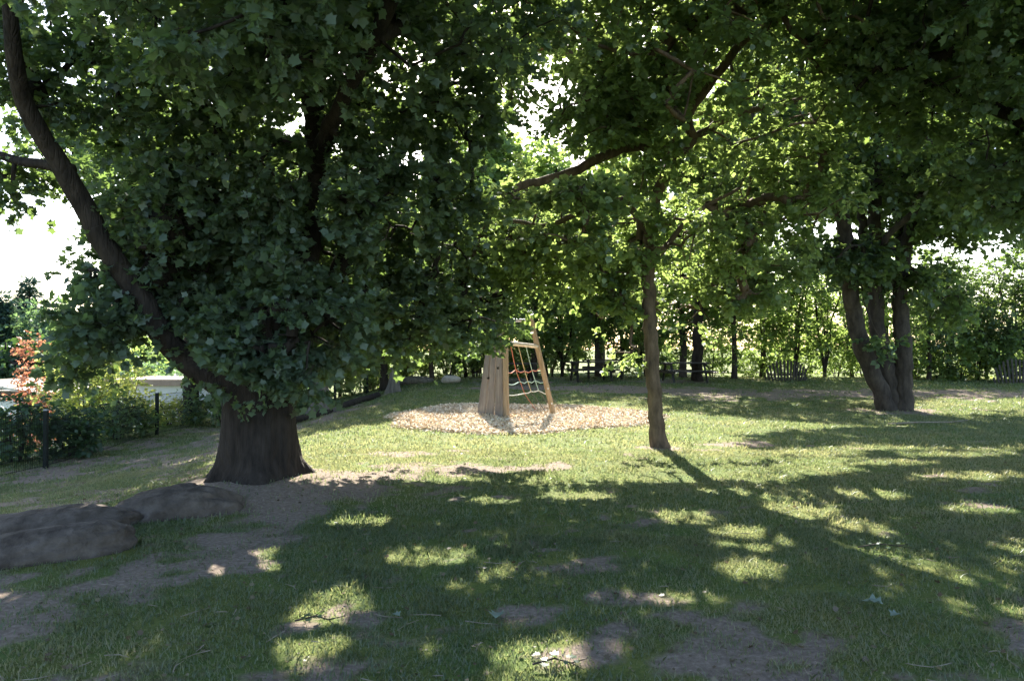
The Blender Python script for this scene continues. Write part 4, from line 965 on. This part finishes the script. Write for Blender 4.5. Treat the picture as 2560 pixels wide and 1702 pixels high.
# ------------------------------------------------------------------ grass blades
def grass(n, y0, y1, wmul, hmul):
    u = NR.random(n); y = np.sqrt(y0 * y0 + u * (y1 * y1 - y0 * y0)); x = (NR.random(n) * 2 - 1) * (.74 * y + 1.2)
    k = NR.random(n) > soil(x, y) * .86
    den = fbm(x * 3.1, y * 3.1, 3); k &= NR.random(n) < sstep(.22, .6, den) * .8 + .2
    dd_ = np.hypot(x - CHX, y - CHY); an = np.arctan2(y - CHY, x - CHX); k &= dd_ > chip_r(an) * (.985 + .03 * NR.random(n))
    k &= x > -10.3
    x = x[k]; y = y[k]; n = len(x); h = (.022 + .035 * NR.random(n) ** 1.5 + .045 * sstep(.62, .8, fbm(x * 1.9 + 5, y * 1.9, 3)) * NR.random(n)) * hmul; wd = (.0026 + .0022 * NR.random(n)) * wmul
    yaw = NR.random(n) * 6.28; ln = NR.normal(size=n) * .5; 
    b = np.stack((x, y, gz(x, y) - .004), 1); s_ = np.stack((np.cos(yaw), np.sin(yaw), 0 * yaw), 1) * wd[:, None]
    l_ = np.stack((-np.sin(yaw) * ln, np.cos(yaw) * ln, np.ones(n)), 1) * h[:, None]
    v = np.stack((b - s_, b + s_, b + s_ * .5 + l_ * .6, b + l_ * np.array((1.9, 1.9, 1)), b - s_ * .5 + l_ * .6), 1)
    return v.reshape(-1, 3), NR.random(n) ** 1.5 * .6 + .4 * sstep(.4, .7, fbm(x * .8, y * .8 + 4, 3))
gs = [grass(170000, 3.3, 7.5, 1.05, .78), grass(140000, 7.5, 13, 1.8, .9), grass(130000, 13, 24, 3.2, 1.15), grass(60000, 24, 34, 5.0, 1.3)]
gv = np.concatenate([g_[0] for g_ in gs]); gt = np.concatenate([g_[1] for g_ in gs])
go = fast_mesh('grass', gv, np.arange(len(gv)), 5, M['grass'], None, gt)
tag(go, 'short worn lawn grass', 'grass', kind='stuff')

# ------------------------------------------------------------------ litter
nL = 3200; y = 3.6 + NR.random(nL) ** 1.3 * 12; x = (NR.random(nL) * 2 - 1) * (.72 * y + .8)
pos = np.stack((x, y, gz(x, y) + .012 + .01 * NR.random(nL)), 1); yaw = NR.random(nL) * 6.28
tip = np.stack((np.cos(yaw), np.sin(yaw), NR.normal(size=nL) * .3), 1); nrm = NR.normal(size=(nL, 3)) * .4; nrm[:, 2] += 1
lt = cards('leaf_litter', pos, tip, nrm, .012 + .034 * NR.random(nL) ** 1.6, shape('oak'), M['litter'], NR.random(nL) ** 2)
tag(lt, 'dry leaves and scraps strewn over the shaded lawn', 'leaf litter', kind='stuff')
mb = MB()
for _ in range(170):
    y = 3.8 + R.random() ** 1.5 * 9; x = R.uniform(-1, 1) * (.7 * y + .5); a_ = R.random() * 6.28; L_ = R.uniform(.05, .22); q = np.array((x, y, G(x, y) + .018))
    d_ = np.array((math.cos(a_), math.sin(a_), 0)) * L_ / 2; k_ = np.array((-d_[1], d_[0], .01)) * R.uniform(-.3, .3)
    mb.tube([q - d_, q + k_, q + d_], [.003, .0028, .0015], 4, False)
tag(mb.build('twig_litter', M['stick']), 'thin dry twigs strewn over the lawn', 'twigs', kind='stuff')
def fallen_leaf(label, px, py, s_, seed, n=1):
    Yd = EYE * F / (py - 870); x = (px - 1280) / F * Yd; rg = np.random.default_rng(seed)
    t = shape('oak') * s_; t[:, 2] += np.abs(t[:, 0]) * .35; c_ = math.cos(seed); d_ = math.sin(seed)
    v = np.stack((t[:, 0] * c_ - t[:, 1] * d_, t[:, 0] * d_ + t[:, 1] * c_, t[:, 2] + .035), 1)
    v2 = v - np.array((0, 0, .002)); K = len(v)
    f = [tuple(range(K)), tuple(range(2 * K - 1, K - 1, -1))] + [(k, K + k, K + (k + 1) % K, (k + 1) % K) for k in range(K)]
    o = mesh_obj('fallen_leaf', np.vstack((v, v2)), f, M['pale_leaf']); o.location = (x, Yd, G(x, Yd)); return tag(o, label, 'leaf')
fallen_leaf('large pale fallen leaf on the shaded grass at lower right', 2205, 1520, .13, 1)
fallen_leaf('small pale fallen leaf just in front of the large pale one', 2245, 1545, .08, 2)
fallen_leaf('pale fallen leaf near the bottom of the photo left of the middle', 1245, 1535, .10, 3)
fallen_leaf('small pale fallen leaf on the worn grass among the roots side', 985, 1540, .06, 4)
def fallen_twig(label, px, py, seed, L_=.5):
    Yd = EYE * F / (py - 870); x = (px - 1280) / F * Yd; rg = np.random.default_rng(seed); t = thing('fallen_twig', label, 'twig', (x, Yd, G(x, Yd)))
    pts = [(-L_ / 2, 0, .03), (-L_ * .1, .03, .05), (L_ * .2, -.02, .045), (L_ / 2, .03, .05)]
    MB().tube(pts, [.006, .005, .004, .002], 6).tube([pts[1], (0, .14, .06)], [.004, .002], 5).tube([pts[2], (L_ * .4, -.12, .05)], [.003, .0015], 5).build('stem', M['bark_twig'], t)
    n = 13; pos = np.stack((rg.uniform(-.4 * L_, .5 * L_, n), rg.normal(size=n) * .06, .05 + .02 * rg.random(n)), 1)
    ya = rg.random(n) * 6.28; make_leaves('leaves', pos, np.stack((np.cos(ya), np.sin(ya), .1 * ya * 0), 1), np.tile((0, 0, 1.), (n, 1)) + rg.normal(size=(n, 3)) * .3, rg.uniform(.03, .055, n), 'oak', M['leaf_oak'], t, rg.random(n))
fallen_twig('broken leafy twig lying on the shaded grass at right', 2210, 1378, 1, .45)
fallen_twig('broken leafy twig lying in the sun fleck at the bottom of the photo', 1400, 1655, 2, .3)
fallen_twig('broken twig lying beside the bright sun patch near the bottom left of the middle', 800, 1560, 3, .3)
Yb = 17.4
ST = MB().tube([(8.2, 16.9, G(8.2, 16.9) + .03), (9.0, 17.2, G(9.0, 17.2) + .04), (9.9, 17.5, G(9.9, 17.5) + .035), (10.6, 18.0, G(10.6, 18) + .04)], [.022, .02, .016, .01], 6, True, .1).build('fallen_branch', M['stick'])
tag(ST, 'thin pale branch lying in the grass in front of the clump of stems', 'branch')
